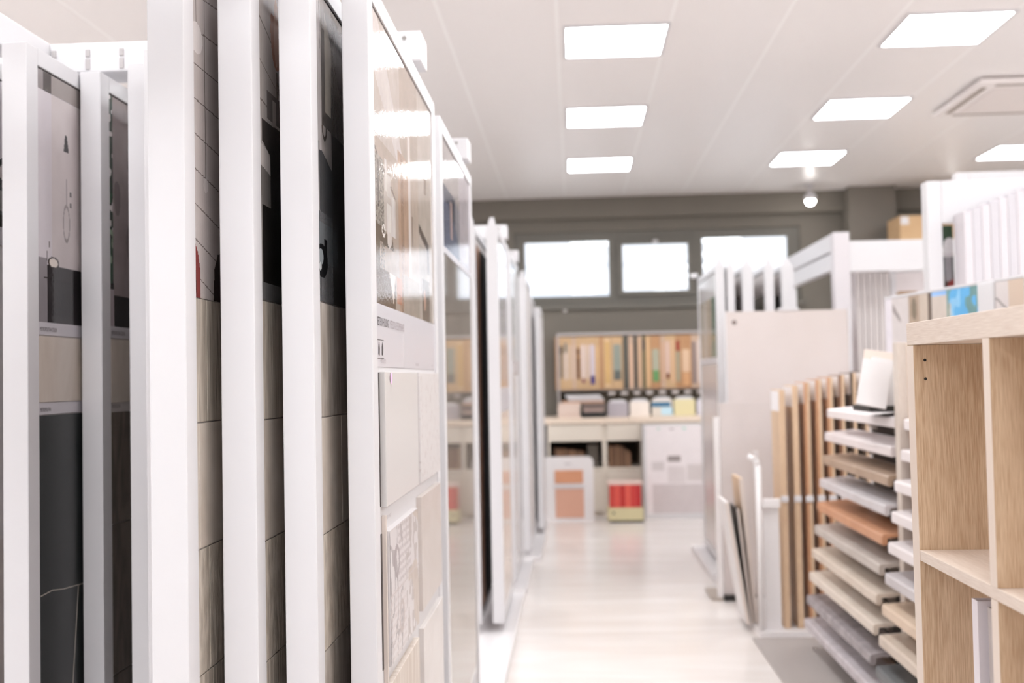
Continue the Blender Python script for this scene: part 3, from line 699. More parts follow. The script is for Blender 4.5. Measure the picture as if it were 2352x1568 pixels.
for i, (nm, ca, cb) in enumerate(c1):
    z = 1.190 - i * 0.1165; xx = 1.278 - i * 0.0160
    m = pm_('profile_' + nm.replace(' ', '_'), ca, cb, (5, 4, 5) if i < 8 else (14, 12, 14))
    lab = '%s stair profile on the left column of the stand, %s from the top' % (nm, ['first', 'second', 'third', 'fourth', 'fifth', 'sixth', 'seventh', 'eighth', 'ninth', 'tenth'][i])
    profile(i, 0, xx, z, 4.47 - i * 0.004, 5.62, lab, m)
c2 = [('white', (232, 224, 224), (226, 217, 216)), ('white', 0, 0), ('white', 0, 0), ('white', 0, 0), ('white', 0, 0), ('light grey', (206, 200, 202), (192, 185, 186)), ('sand', (222, 200, 178), (208, 184, 160)), ('beige', (216, 202, 188), (202, 186, 170)), ('bluish dark grey', (120, 122, 124), (88, 90, 92))]
for i, (nm, ca, cb) in enumerate(c2):
    z = 1.188 - i * 0.1185; xx = 1.278 - i * 0.0155
    if ca == 0: ca, cb = (232, 224, 224), (226, 217, 216)
    m = pm_('profile_' + nm.replace(' ', '_'), ca, cb)
    lab = '%s stair profile on the right column, %s from the top of the stand' % (nm, ['first', 'second', 'third', 'fourth', 'fifth', 'sixth', 'seventh', 'eighth', 'ninth'][i])
    profile(i, 1, xx - (0.012 if i > 1 else 0), z, 3.30, 4.335, lab, m)
# small sample boards leaning on the top profile, on a black tray
tr = tag(obj('sample_tray', B(1.20, 1.45, 4.52, 4.80, 1.215, 1.24, 0.004), BLACK), 'black tray on the top of the profile stand', 'tray')
def leaner(name, label, cx, cy, z0, w_, h, th, rx, rz, m, cat, ry=0.0):
    t = thing(name, label, cat, (cx, cy, z0), 0)
    t.rotation_euler = (rx, ry, rz)
    obj('board', B(-w_ / 2, w_ / 2, 0, th, 0, h, 0.0015), m, t)
    obj('edge_strip', B(-w_ / 2, w_ / 2, th + 0.0002, th + 0.004, 0.0, h - 0.002), CERAM, t)
    return t
leaner('sample_board', 'white sample board leaning on the tray above the profiles, front one', 1.200, 4.50, 1.24, 0.118, 0.190, 0.012, -0.15, 0.0, BRW_, 'sample board', 0.22)
leaner('sample_board', 'second white sample board leaning right of the front one on the tray', 1.250, 4.56, 1.243, 0.115, 0.195, 0.012, -0.15, 0.05, BRW_, 'sample board', 0.22)
leaner('sample_board', 'cream sample board standing tallest behind the two white ones', 1.272, 4.66, 1.243, 0.15, 0.225, 0.012, -0.12, 0.02, mat('pale_cream_board', (232, 216, 205), 0.5), 'sample board', 0.15)

# ================================================================== PLANK RACK, SLABS
PLW = [wood('plank_light', (214, 186, 156), (194, 164, 134), 2, 30), wood('plank_honey', (198, 152, 116), (164, 112, 78), 2, 30), wood('plank_brown', (136, 96, 70), (104, 70, 50), 2, 30), wood('plank_dark', (88, 66, 50), (64, 46, 34), 2, 30)]
pb = thing('plank_rack_base', 'white floor base holding the upright planks, its corner in the aisle', 'plinth', (0.94, 5.70, 0))

b = nb(); prism(b, [(0.012, 0.13), (0.20, 0.125), (0.60, 0.26), (0.60, 0.95), (0.02, 1.05), (0.0, 0.6)], 2, 0, 0.03)
obj('base_plate', b, BRW_, pb)
obj('upright', B(0.06, 0.085, 0.50, 0.53, 0.0305, 0.95), WHITE, pb)
obj('stop_bar', B(0.045, 0.135, 0.15, 0.175, 0.675, 0.722, 0.006), BRW_, pb)
obj('front_sheet', B(0.050, 0.134, 0.20, 0.21, 0.0305, 0.675), BRW_, pb)
px = [1.098, 1.168, 1.230, 1.292, 1.352, 1.413, 1.474, 1.535]
pz = [1.292, 1.315, 1.330, 1.345, 1.356, 1.366, 1.376, 1.384]
ptone = [0, 0, 1, 1, 1, 2, 3, 3]
pn = ['light beige', 'sand beige', 'honey', 'amber brown', 'reddish brown', 'walnut brown', 'dark brown', 'darkest brown']
for i in range(8):
    t = thing('flooring_plank', '%s flooring plank upright in the rack, %s from the aisle' % (pn[i], ['first', 'second', 'third', 'fourth', 'fifth', 'sixth', 'seventh', 'eighth'][i]), 'plank', (px[i], 5.915, 0.031))
    h = pz[i] - 0.031
    obj('board', B(-0.004, 0.010, 0, 0.24, 0, h, 0.001), PLW[ptone[i]], t)
    obj('edge', B(0.0105, 0.026, 0.001, 0.24, 0, h, 0.001), PLW[0], t)
    cb = nb(); box(cb, -0.010, 0.030, -0.014, -0.0006, 0.665, 0.70, 0.006)
    obj('clip', cb, WHITE2, t)
    obj('paper_label', B(-0.005, -0.0042, 0.005, 0.235, h - 0.115, h - 0.006), mat('label_white', (236, 232, 234), 0.4), t)
# leaning slabs
GST = mat('grey_stone_slab', (208, 199, 197), 0.4, col2=(194, 184, 180), scale=(1.5, 1.5, 1.5), detail=5)
BST = mat('beige_stone_slab', (209, 199, 196), 0.45, col2=(202, 191, 186), scale=(1.2, 1.2, 1.2), detail=4)
gs = thing('stone_slab', 'large grey stone slab standing on a dark foot behind the planks', 'slab', (0.895, 6.80, 0))
obj('sheet', B(0, 0.62, 0, 0.012, 0.035, 1.205, 0.001), GST, gs); obj('foot', B(0.0, 0.24, -0.03, 0.06, 0, 0.034, 0.002), BLACK, gs)
bs = thing('stone_slab', 'tall beige stone slab standing behind the grey slab, white clip on top', 'slab', (0.985, 7.15, 0))
obj('sheet', B(0.012, 0.79, 0, 0.012, 0.02, 1.785, 0.001), BST, bs); obj('edge_frame', B(0.0, 0.0117, -0.006, 0.02, 0.0, 1.79, 0.001), WHITE, bs); obj('edge_frame', B(0.7903, 0.802, -0.006, 0.02, 0.0, 1.79, 0.001), WHITE, bs)
obj('clip', B(0.35, 0.48, -0.006, 0.02, 1.786, 1.802, 0.003), WHITE, bs); hb = nb(); cyl(hb, (0.065, -0.0015, 1.715), (0.065, 0.0, 1.715), 0.016, 16); obj('hole', hb, mat('hole_shadow', (120, 106, 100), 0.6), bs)
# thin white post stand in front of the slab edge
wp = thing('post_stand', 'thin white post standing at the aisle side of the grey slab', 'display stand', (0.868, 6.82, 0))
obj('post', B(-0.012, 0.022, -0.03, 0.0, 0.02, 1.12, 0.002), BRW_, wp); obj('foot', B(-0.05, 0.022, -0.03, 0.30, 0, 0.0195, 0.002), mat('taupe_foot', (170, 158, 148), 0.5), wp)
# bent tube frame
tf = thing('tube_frame', 'white bent tube frame standing upright before the grey slab', 'display stand', (0.965, 5.87, 0))
b = nb(); pts = [(0.0, 0.0, 0.032), (0.0, 0.0, 0.90), (-0.01, 0.0, 0.925), (-0.045, 0.02, 0.945)]
for p, q in zip(pts, pts[1:]): cyl(b, p, q, 0.016, 12)
obj('tube', b, BRW_, tf, True)
# leaning narrow boards near it
def lean_board(label, x, y, h, w_, th, rx, m, ry=0.0):
    t = thing('leaning_board', label, 'board', (x, y, 0.034)); t.rotation_euler = (rx, ry, 0)
    obj('sheet', B(0, th, 0, w_, 0, h, 0.0015), m, t); obj('edge_strip', B(0.0, th, -0.004, -0.0003, 0, h), CERAM, t)
    return t
lean_board('white framed board leaning left towards the aisle beside the tube frame', 0.905, 6.00, 0.66, 0.30, 0.02, 0.0, BRW_, -0.15)
lean_board('black narrow board leaning between the white board and tan board', 0.932, 6.02, 0.62, 0.28, 0.012, 0.0, BLACK, -0.10)
lean_board('tan board with white top leaning behind the tube frame', 0.952, 6.04, 0.78, 0.28, 0.022, 0.0, PLW[0], -0.08)
# mat on the floor
tag(obj('floor_mat', B(0.905, 1.25, 4.0, 5.80, 0.0, 0.012, 0.003), mat('grey_mat', (166, 158, 154), 0.8)), 'grey board lying on the floor before the profile stand', 'mat')

# ================================================================== RIGHT RACKS
def pr(col, c2=None, k=1):
    def f(a):
        a.c[:] = col
        if c2: a.put(vnoise(a.U * 3, a.V * 4, k) > 0.55, c2)
        a.mottle(8, 5, 5, k)
    return f
def photoR1(a):
    a.c[:] = (170, 158, 146); a.rect(0, 2, 1.92, 2.2, (205, 200, 200)); a.rect(0.06, 0.32, 1.3, 1.92, (96, 118, 104)); a.rect(0.32, 0.6, 1.3, 1.92, (176, 158, 142)); a.rect(0.6, 0.8, 1.3, 1.9, (196, 186, 176)); a.mottle(12, 6, 5, 3)
kr = dict(side=-1, nu=40, nv=40, bracket=True)
R1_ = panel(0.985, 7.50, 'panel on the right side nearest the aisle with green and brown photo', T=0.06, photo=photoR1, photo_z=(1.50, 2.08), label_z=1.46, zt=2.13, tiles=[(mat('lilac_grey_slab', (204, 192, 190), 0.2), 0.06, 1.0, 0.14, 1.45, 0.003)], length=1.08, **kr)
kn = nb(); cyl(kn, (-0.03, 1.05, 2.131), (-0.03, 1.05, 2.165), 0.028, 16); obj('end_knob', kn, WHITE, R1_, True)
for i, (xx, nm, col) in enumerate([(1.06, 'brown', (104, 88, 66)), (1.165, 'dark grey', (110, 104, 102)), (1.315, 'olive grey', (120, 118, 100)), (1.43, 'black green', (40, 50, 48))]):
    panel(xx, 7.50 + (0.0, 0.02, 0.0, 0.03)[i], 'panel in the far right rack with a %s picture, %s from the aisle' % (nm, ['second', 'third', 'fourth', 'fifth'][i]), T=(0.05, 0.075, 0.06, 0.085)[i], photo=pr(col), photo_z=(1.3, 1.92), label_z=None,
          zt=2.12, length=1.05, plain=OFFW, **kr)
tray(0.90, 1.62, 7.42, 8.70, 0.05, 'white base tray under the far right panels')
fr = thing('rack_frame', 'tall grey white frame post with sloping side beam in the right rack', 'display rack', (1.758, 7.40, 0))
obj('post', B(0, 0.105, 0, 0.10, 0, 2.315, 0.004), mat('shade_white', (208, 203, 206), 0.4), fr)
obj('side_beam', B(0, 0.057, 0.1005, 1.65, 2.198, 2.313, 0.004), WHITE, fr); obj('side_beam', B(0.005, 0.057, 0.1005, 1.65, 2.069, 2.182, 0.004), WHITE, fr)
obj('front_beam', B(0.1055, 0.82, 0.005, 0.06, 2.05, 2.254, 0.004), WHITE, fr); obj('rear_post', B(0, 0.068, 1.582, 1.65, 0, 2.068, 0.002), WHITE, fr)
for i in range(6):
    t = thing('narrow_panel', 'narrow white panel edge hanging under the middle right beam, %s from the left' % ['first', 'second', 'third', 'fourth', 'fifth', 'sixth'][i], 'display panel', (1.960 + i * 0.0387, 7.65, 0))
    obj('sheet', B(0, 0.037, 0, 0.65, 0.0, 2.07 - 0.002 * i, 0.003), mat('edge_white_%d' % (i % 3), ((214, 206, 207), (200, 193, 192), (190, 181, 178))[i % 3], 0.5), t)
    obj('edge_cap', B(0.002, 0.035, -0.004, -0.0003, 0.02, 2.06), OFFW, t)
def photoPic(a):
    a.c[:] = (222, 214, 214); a.rect(0.23, 0.30, 1.63, 2.09, (208, 201, 202)); a.rect(0.34, 0.5, 1.95, 2.09, (160, 154, 152)); a.rect(0.0, 0.34, 1.895, 1.912, (176, 152, 120)); a.ell(0.12, 1.918, 0.08, 0.015, (160, 126, 90))
    a.rect(0.30, 0.5, 1.925, 1.985, (206, 174, 146)); a.rect(0.0, 0.5, 1.5, 1.893, (216, 210, 212)); a.rect(0.02, 0.15, 1.60, 1.72, (228, 224, 232)); a.rect(0.16, 0.24, 1.62, 1.88, (180, 174, 172)); a.rect(0.04, 0.12, 1.655, 1.67, (176, 172, 184)); a.mottle(5, 12, 12, 4)
pp = thing('framed_picture', 'white framed bathroom picture facing the camera under the middle right beam', 'picture', (2.200, 7.67, 0))
obj('frame_stile', B(0, 0.04, 0, 0.03, 0, 2.10, 0.003), WHITE, pp); obj('frame_stile', B(0.41, 0.45, 0, 0.03, 0, 2.10, 0.003), WHITE, pp)
obj('frame_rail', B(0.0402, 0.4098, 0, 0.03, 2.06, 2.10, 0.003), WHITE, pp); obj('backing_board', B(0.0402, 0.4098, 0.014, 0.028, 0.3, 2.0598), OFFW, pp)
printed('photo_print', photoPic, 0.041, 0.409, 1.45, 2.0595, 60, 90, (lambda U, V: (U, np.zeros_like(U) + 0.0125, V)), SATIN, pp)

# big right rack
br = thing('rack_frame', 'large white rack frame at the right edge with a wide front beam', 'display rack', (1.80, 5.60, 0))
obj('post', B(0, 0.072, 0, 0.09, 0, 2.334, 0.004), WHITE, br); obj('front_beam', B(0.0725, 1.5, 0.0, 0.06, 2.12, 2.334, 0.004), WHITE, br); obj('post', B(1.51, 1.58, 0, 0.09, 0, 2.334, 0.004), WHITE, br)
bk = thing('rack_frame', 'white rack frame rising highest behind the right edge beam', 'display rack', (2.14, 6.15, 0))
obj('post', B(0, 0.07, 0, 0.07, 0, 2.47, 0.004), WHITE, bk); obj('top_beam', B(0.0705, 1.2, 0, 0.07, 2.42, 2.47, 0.004), WHITE, bk); obj('inner_panel', B(0.0705, 1.2, 0.03, 0.045, 2.20, 2.4195), mat('lilac_board', (208, 202, 208), 0.5), bk)
# dark still life picture in the gap
def photoVase(a):
    a.c[:] = (196, 192, 184); a.rect(0, 0.3, 2.05, 2.2, (62, 84, 62)); a.ell(0.02, 2.04, 0.02, 0.03, (52, 74, 52)); a.ell(0.055, 2.02, 0.028, 0.035, (226, 222, 222)); a.ell(0.05, 1.99, 0.026, 0.02, (220, 216, 216))
    a.rect(0, 0.3, 1.86, 1.96, (84, 90, 90)); a.rect(0.0, 0.3, 1.70, 1.86, (72, 56, 50)); a.rect(0.03, 0.065, 1.83, 1.965, (150, 146, 148)); a.rect(0.027, 0.067, 1.955, 1.975, (206, 200, 202)); a.ell(0.07, 1.81, 0.03, 0.03, (140, 52, 46)); a.mottle(8, 40, 40, 5)
vp = thing('framed_picture', 'dark still life picture with a grey vase in the gap beside the large right post', 'display panel', (1.876, 5.68, 0))
obj('backing_board', B(0, 0.075, 0.002, 0.014, 1.2, 2.118), OFFW, vp)
printed('photo_print', photoVase, 0.001, 0.074, 1.76, 2.117, 40, 120, (lambda U, V: (U, np.zeros_like(U) + 0.0015, V)), SATIN, vp)
# closely packed panel edges under the beam
N = 9
for i in range(N):
    f_ = i / (N - 1)
    t = thing('slim_panel', 'slim white panel edge under the right edge beam, %s of nine from the dark picture' % ['first', 'second', 'third', 'fourth', 'fifth', 'sixth', 'seventh', 'eighth', 'ninth'][i], 'display panel', (1.925 + i * 0.0425, 5.45, 0))
    zt_ = 2.156 + f_ * 0.125
    obj('sheet', B(0, 0.0418, 0, 0.14, 0.0, zt_, 0.003), mat('slim_white_%d' % (i % 2), ((206, 200, 204), (196, 192, 197))[i % 2], 0.5), t)
    obj('edge_cap', B(0.001, 0.0408, -0.004, -0.0003, 0.02, zt_ - 0.003, 0.0), mat('slim_white_%d' % (i % 2), (0, 0, 0)), t)
# low picture boards in front: blue fabric picture, pale picture
def photoBlue(a):
    a.c[:] = (196, 182, 168)
    a.rect(0, 0.30, 1.2, 1.74, (206, 198, 196)); a.rect(0.0, 0.09, 1.2, 1.74, (220, 214, 220)); a.poly([(0.1, 1.7), (0.2, 1.62), (0.2, 1.60), (0.1, 1.66)], (150, 140, 138)); a.rect(0.30, 0.42, 1.2, 1.735, (170, 150, 132)); a.ell(0.36, 1.66, 0.03, 0.05, (124, 112, 96)); a.rect(0.52, 0.56, 1.2, 1.735, (110, 96, 86)); a.rect(0.56, 0.78, 1.66, 1.74, (150, 190, 236)); a.rect(0.56, 0.72, 1.2, 1.70, (204, 192, 182))
    a.poly([(0.72, 1.735), (1.05, 1.735), (1.05, 1.60), (0.86, 1.52), (0.78, 1.62)], (96, 172, 222)); n = vnoise(a.U * 26, a.V * 18, 2); a.put((n > 0.62) & (a.U > 0.72) & (a.U < 1.05) & (a.V > 1.55), (110, 140, 128), 0.8); a.put((n < 0.25) & (a.U > 0.72) & (a.V > 1.6), (150, 200, 232), 0.8)
    a.mottle(6, 20, 20, 3)
lb = thing('picture_board', 'low board with blue fabric picture behind the oak shelf top', 'display board', (1.491, 5.30, 0), 0)
lb.rotation_euler = (0, 0, math.atan2(4.2 - 5.3, 1.698 - 1.491))
obj('board', B(0, 1.12, -0.0, 0.012, 0.0, 1.722, 0.001), OFFW, lb); obj('top_edge', B(0, 1.12, -0.002, 0.014, 1.7225, 1.733, 0.001), WHITE, lb)
printed('photo_print', lambda a: (setattr(a, 'U', a.U * 1.28), photoBlue(a)), 0.004, 0.818, 1.2, 1.72, 150, 80, (lambda U, V: (U, np.zeros_like(U) - 0.0012, V)), SATIN, lb)
obj('post', B(0.82, 0.927, -0.012, -0.0003, 0.0, 1.722, 0.002), WHITE, lb)
printed('photo_print', lambda a: (a.c.__setitem__(slice(None), (212, 204, 202)), a.rect(1.02, 1.2, 1.2, 1.74, (206, 186, 168)), a.line(0.93, 1.66, 1.02, 1.60, 0.01, (140, 132, 130)), a.line(0.93, 1.60, 1.02, 1.56, 0.022, (160, 152, 150))), 0.928, 1.118, 1.2, 1.72, 40, 60, (lambda U, V: (U, np.zeros_like(U) - 0.0012, V)), SATIN, lb)
# cabinet and cardboard box near the back wall
cab = thing('storage_cabinet', 'grey cabinet by the back wall under the cardboard box', 'cabinet', (3.05, 10.70, 0))
obj('body', B(0, 0.95, 0, 0.55, 0, 2.30, 0.003), GREYD, cab)
for k in (0, 1): obj('door', B(0.005 + k * 0.475, 0.47 + k * 0.475, -0.018, -0.001, 0.02, 2.28, 0.002), GREY, cab)
cbx = thing('cardboard_box', 'brown cardboard box with white label on top of the cabinet', 'box', (3.20, 10.78, 2.301))
obj('carton', B(0, 0.72, 0, 0.42, 0, 0.585, 0.003), mat('cardboard', (196, 164, 126), 0.75, col2=(184, 150, 112), scale=(2, 2, 5)), cbx); obj('paper_label', B(0.01, 0.085, -0.0015, -0.0003, 0.50, 0.575), WHITE2, cbx); obj('tape', B(0.0, 0.72, 0.18, 0.24, 0.5855, 0.5865), mat('tape', (206, 186, 150), 0.3), cbx)

# ================================================================== BACK COUNTER
LAM = mat('cream_laminate', (219, 209, 196), 0.5)
LAMT = mat('counter_top_laminate', (226, 208, 190), 0.4)
ctr = thing('counter', 'cream counter along the back wall with open compartments', 'counter', (-0.30, 10.90, 0))
obj('worktop', B(0, 2.3, 0, 0.72, 0.918, 0.975, 0.004), LAMT, ctr)
obj('side_board', B(0.035, 0.055, 0.012, 0.70, 0, 0.9175), LAM, ctr); obj('side_board', B(2.2, 2.225, 0.03, 0.70, 0, 0.9175), LAM, ctr)
for xx in (0.578, 0.958, 1.58): obj('divider', B(xx, xx + 0.045, 0.03, 0.69, 0, 0.9175), LAM, ctr)
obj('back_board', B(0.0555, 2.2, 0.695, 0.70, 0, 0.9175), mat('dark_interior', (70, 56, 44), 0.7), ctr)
for (a, b) in ((0.0555, 0.5775), (0.6235, 0.9575), (1.0035, 1.5795)):
    obj('drawer_front', B(a, b, 0.012, 0.030, 0.746, 0.912, 0.002), LAM, ctr)
    obj('shelf_board', B(a, b, 0.03, 0.69, 0.455, 0.48), LAM, ctr)
    obj('lower_door', B(a, b, 0.012, 0.030, 0.05, 0.452, 0.002), LAM, ctr)
    obj('kick_board', B(a, b, 0.05, 0.065, 0.0, 0.048), LAM, ctr)
ORD = ['first', 'second', 'third', 'fourth', 'fifth', 'sixth', 'seventh', 'eighth', 'ninth', 'tenth', 'eleventh', 'twelfth', 'thirteenth', 'fourteenth', 'fifteenth', 'sixteenth', 'seventeenth', 'eighteenth', 'nineteenth', 'twentieth', 'twenty-first', 'twenty-second', 'twenty-third', 'twenty-fourth', 'twenty-fifth', 'twenty-sixth', 'twenty-seventh', 'twenty-eighth', 'twenty-ninth', 'thirtieth']
def row_books(x0, x1, z0, hs, cols, grp, where):
    x = x0; i = 0
    while x < x1 - 0.012:
        wd = random.uniform(0.011, 0.018); h = hs(i) + random.uniform(-0.008, 0.008); c = random.choice(cols)
        o = tag(obj('sample_folder', B(x, x + wd - 0.0015, 10.99, 11.25, z0, z0 + h), c), 'brown sample folder upright in the %s counter compartment, %s from the left' % (where, ORD[i]), 'folder', grp)
        x += wd; i += 1
BC = [mat('folder_brown', (128, 92, 68), 0.6), mat('folder_tan', (150, 114, 88), 0.6), mat('folder_dark', (92, 66, 48), 0.6)]
row_books(-0.205, 0.115, 0.4805, lambda i: 0.195 - i * 0.0018, BC, 'folders in the left counter compartment', 'left')
row_books(0.345, 0.565, 0.4805, lambda i: 0.205 - max(0, i - 9) * 0.012, BC, 'folders in the middle counter compartment', 'middle')
tag(obj('folder_slab', B(0.13, 0.235, 10.98, 11.2, 0.4805, 0.71), mat('slate_board', (92, 84, 76), 0.7)), 'dark grey board standing right of the folders in the left compartment', 'folder')

# things on the counter
ZC = 0.9755
def stack(name, label, cat, n, x0, x1, y0, y1, z, th, m, jit=0.006, grp=None):
    for i in range(n):
        dx, dy = random.uniform(-jit, jit), random.uniform(-jit, jit)
        o = tag(obj(name, B(x0 + dx, x1 + dx, y0 + dy, y1 + dy, z + i * (th + 0.0004), z + i * (th + 0.0004) + th, 0.001), m), label + (', %s up' % ORD[i] if n > 1 else ''), cat, grp)
    return z + n * (th + 0.0004)
za = stack('sample_board', 'pale sample board in the stack at the left end of the counter', 'sample board', 8, -0.155, 0.065, 10.98, 11.25, ZC, 0.018, mat('pinkish_board', (216, 196, 184), 0.6), grp='boards stacked at the left end of the counter')
zb = stack('sample_board', 'tan board lying across the stack and the black box on the counter', 'sample board', 1, -0.115, 0.305, 10.98, 11.25, za + 0.001, 0.018, mat('tan_board', (196, 154, 128), 0.6), 0)
zc = stack('paper_pad', 'white paper pad on top of the left counter stack', 'paper', 4, -0.065, 0.285, 10.98, 11.24, zb, 0.014, WHITE2, 0.018, 'white pads on the counter stack')
bb = thing('sample_case', 'black sample case with grey boards under the tan board on the counter', 'case', (0.078, 10.96, ZC))
obj('case', B(0, 0.245, 0, 0.28, 0, 0.055, 0.004), BLACK, bb); obj('board', B(0.02, 0.225, 0.01, 0.27, 0.0555, 0.085, 0.002), mat('rose_grey_board', (168, 144, 136), 0.5), bb); obj('board', B(0.01, 0.235, 0.01, 0.27, 0.0855, 0.143, 0.002), mat('dark_taupe_board', (112, 96, 90), 0.6), bb)
def sleeve(x0, x1, h, m, label, extra=None):
    t = thing('sample_sleeve', label, 'sample board', (x0, 11.05, ZC)); t.rotation_euler = (-0.12, 0, 0)
    w_ = x1 - x0
    obj('board', B(0, w_, 0, 0.01, 0, h, 0.001), m, t)
    tb = nb(); prism(tb, [(0.01, h - 0.012), (w_ - 0.01, h - 0.012), (w_ - 0.02, h + 0.018), (w_ - 0.05, h + 0.030), (0.05, h + 0.030), (0.02, h + 0.018)], 1, 0.0105, 0.022)
    obj('card_tab', tb, WHITE2, t)
    if extra:
        for (a, b, z0, z1, mm) in extra: obj('sample_chip', B(a, b, -0.003, -0.0003, z0, z1, 0.0), mm, t)
    return t
sleeve(0.345, 0.545, 0.145, mat('lilac_grey_card', (172, 164, 170), 0.5), 'mauve grey sample board leaning on the counter right of the black case')
sleeve(0.565, 0.760, 0.150, mat('ivory_card', (232, 220, 210), 0.5), 'ivory sample board between the mauve one and the blue one')
sleeve(0.785, 0.99, 0.165, mat('beige_card', (214, 204, 192), 0.5), 'sample board with dark blue and light blue chips on the counter',
       [(0.0, 0.185, 0.095, 0.14, mat('petrol_blue', (30, 104, 142), 0.4)), (0.09, 0.205, 0.012, 0.088, mat('sky_blue', (186, 214, 226), 0.4))])
sleeve(1.005, 1.215, 0.165, mat('pistachio_card', (216, 204, 160), 0.5), 'pistachio green sample board leaning right of the blue one')
sleeve(1.235, 1.44, 0.155, mat('pale_lilac_card', (216, 210, 218), 0.5), 'pale lilac sample board at the right end of the leaning row')

# wall rack with sample boards
wr = thing('wall_rack', 'grey metal wall rack holding the upright wooden sample boards', 'rack', (-0.16, 11.36, 0))
MET = mat('grey_metal_rail', (182, 174, 172), 0.4, 0.2)
obj('top_rail', B(0, 1.75, 0.0, 0.29, 1.812, 1.838, 0.003), MET, wr); obj('side_plate', B(0.0, 0.02, 0.0, 0.29, 0.976, 1.8115), MET, wr); obj('side_plate', B(1.73, 1.75, 0.0, 0.29, 0.976, 1.8115), MET, wr)
obj('lower_shelf', B(0.021, 1.729, 0.05, 0.28, 1.235, 1.25), MET, wr)
wdm = [wood('board_pine', (208, 176, 138), (190, 154, 114), 2, 40), wood('board_pine_warm', (192, 148, 108), (170, 124, 84), 2, 40), mat('board_dark', (84, 80, 72), 0.6), mat('board_tan', (198, 170, 148), 0.6), mat('board_olive', (104, 96, 66), 0.6)]
SB = [ # x0,x1 px, body, insert colour, z0,z1 fractions, second colour with fractions, adjective
 (1275, 1284, 1, None, 0, 0, None, 'plain orange pine'), (1284, 1294, 0, (138, 124, 110), .22, .82, ((60, 56, 54), .68, .82), 'pine with patchy grey strip'), (1294, 1304, 0, (212, 196, 186), .2, .72, ((130, 130, 124), .7, .88), 'pine with white and grey strip'),
 (1304, 1313, 0, (206, 182, 160), .2, .84, None, 'pine with faint beige strip'), (1313, 1322, 3, (208, 184, 168), .2, .84, None, 'tan with pinkish strip'), (1322, 1332, 0, (104, 62, 40), .2, .78, ((176, 130, 90), .60, .64), 'pine with dark brown spotted strip'),
 (1332, 1344, 0, (220, 202, 196), .22, .84, ((140, 90, 100), .13, .2), 'pine with white strip and red mark'), (1344, 1352, 0, (216, 198, 188), .2, .84, None, 'pine with narrow white strip'), (1352, 1366, 0, (206, 196, 206), .25, .84, ((32, 34, 128), .10, .26), 'pine with bright blue bottom chip'),
 (1366, 1375, 0, (216, 178, 134), .2, .8, None, 'pale pine with tone-in-tone strip'), (1375, 1384, 1, (182, 138, 100), .14, .8, None, 'pine with brown speckled strip'), (1384, 1402, 0, (222, 190, 150), .05, .95, ((206, 168, 110), .1, .9), 'broad plain pine'),
 (1402, 1428, 0, (142, 148, 138), .17, .84, ((92, 96, 92), .17, .35), 'broad pine with grey green insert'), (1428, 1441, 2, (86, 84, 76), .1, .9, None, 'wide charcoal'), (1441, 1452, 3, (214, 178, 152), .05, .84, None, 'peach tan'),
 (1452, 1461, 2, (70, 62, 52), .1, .9, None, 'narrow charcoal'), (1461, 1471, 3, (208, 172, 140), .05, .95, None, 'light tan'), (1471, 1479, 4, (52, 48, 62), .72, .92, None, 'olive with navy top chip'), (1479, 1490, 0, (216, 176, 132), .05, .95, None, 'plain tan pine'),
 (1490, 1513, 1, (168, 168, 148), .34, .74, ((96, 148, 92), .13, .34), 'broad pine with sage insert and green bottom'), (1513, 1523, 3, (206, 168, 142), .15, .86, None, 'tan with rosy strip'), (1523, 1534, 0, (220, 192, 182), .26, .88, ((110, 40, 26), .18, .28), 'pine with white strip and dark red spot'),
 (1534, 1546, 0, (214, 176, 140), .1, .9, None, 'pine with beige strip'), (1546, 1557, 1, (160, 158, 136), .12, .68, ((150, 24, 20), .70, .88), 'pine with bright red top chip'), (1557, 1582, 1, (216, 184, 154), .30, .72, ((206, 156, 112), .05, .28), 'broad orange pine with beige insert'),
 (1582, 1593, 3, (124, 110, 112), .08, .86, None, 'board with mauve grey strip'), (1593, 1603, 3, (214, 196, 188), .1, .9, None, 'board with off-white strip'), (1603, 1613, 1, (150, 108, 80), .3, .86, None, 'board with brown strip'), (1613, 1630, 0, (206, 190, 178), .1, .9, None, 'pale board nearest the right panels')]
for (a, b, wi, ins, f0, f1, sec, adj) in SB:
    X0 = -0.178 + (a - 1275) * 0.004575; X1 = -0.178 + (b - 1275) * 0.004575 - 0.002
    t = thing('wood_sample', 'upright %s sample board in the wall rack' % (adj if 'board' in adj else adj), 'sample board', (X0, 11.38, 1.2505), 0, None)
    if t['label'].count('board') > 1: t['label'] = 'upright sample %s in the wall rack' % adj
    h = 0.553 - 0.004 * random.random()
    w_ = X1 - X0
    obj('frame_board', B(0, w_, 0, 0.24, 0, h, 0.002), wdm[wi], t)
    if ins: obj('insert', B(w_ * 0.16, w_ * 0.84, -0.002, -0.0003, f0 * h, f1 * h), mat('insert_%d_%d_%d' % ins, ins, 0.5), t)
    if sec:
        c, g0, g1 = sec; obj('chip', B(w_ * 0.2, w_ * 0.8, -0.0042, -0.0023, g0 * h, g1 * h), mat('insert_%d_%d_%d' % c, c, 0.5), t)
for i in range(9):
    tag(obj('plastic_clip', B(0.36 + i * 0.13, 0.43 + i * 0.13, 11.33, 11.355, 1.19, 1.225, 0.006), mat('clip_grey', (196, 188, 184), 0.4)), 'pale grey clip below the wall rack, %s from the left' % ORD[i], 'clip', 'clips under the wall rack')

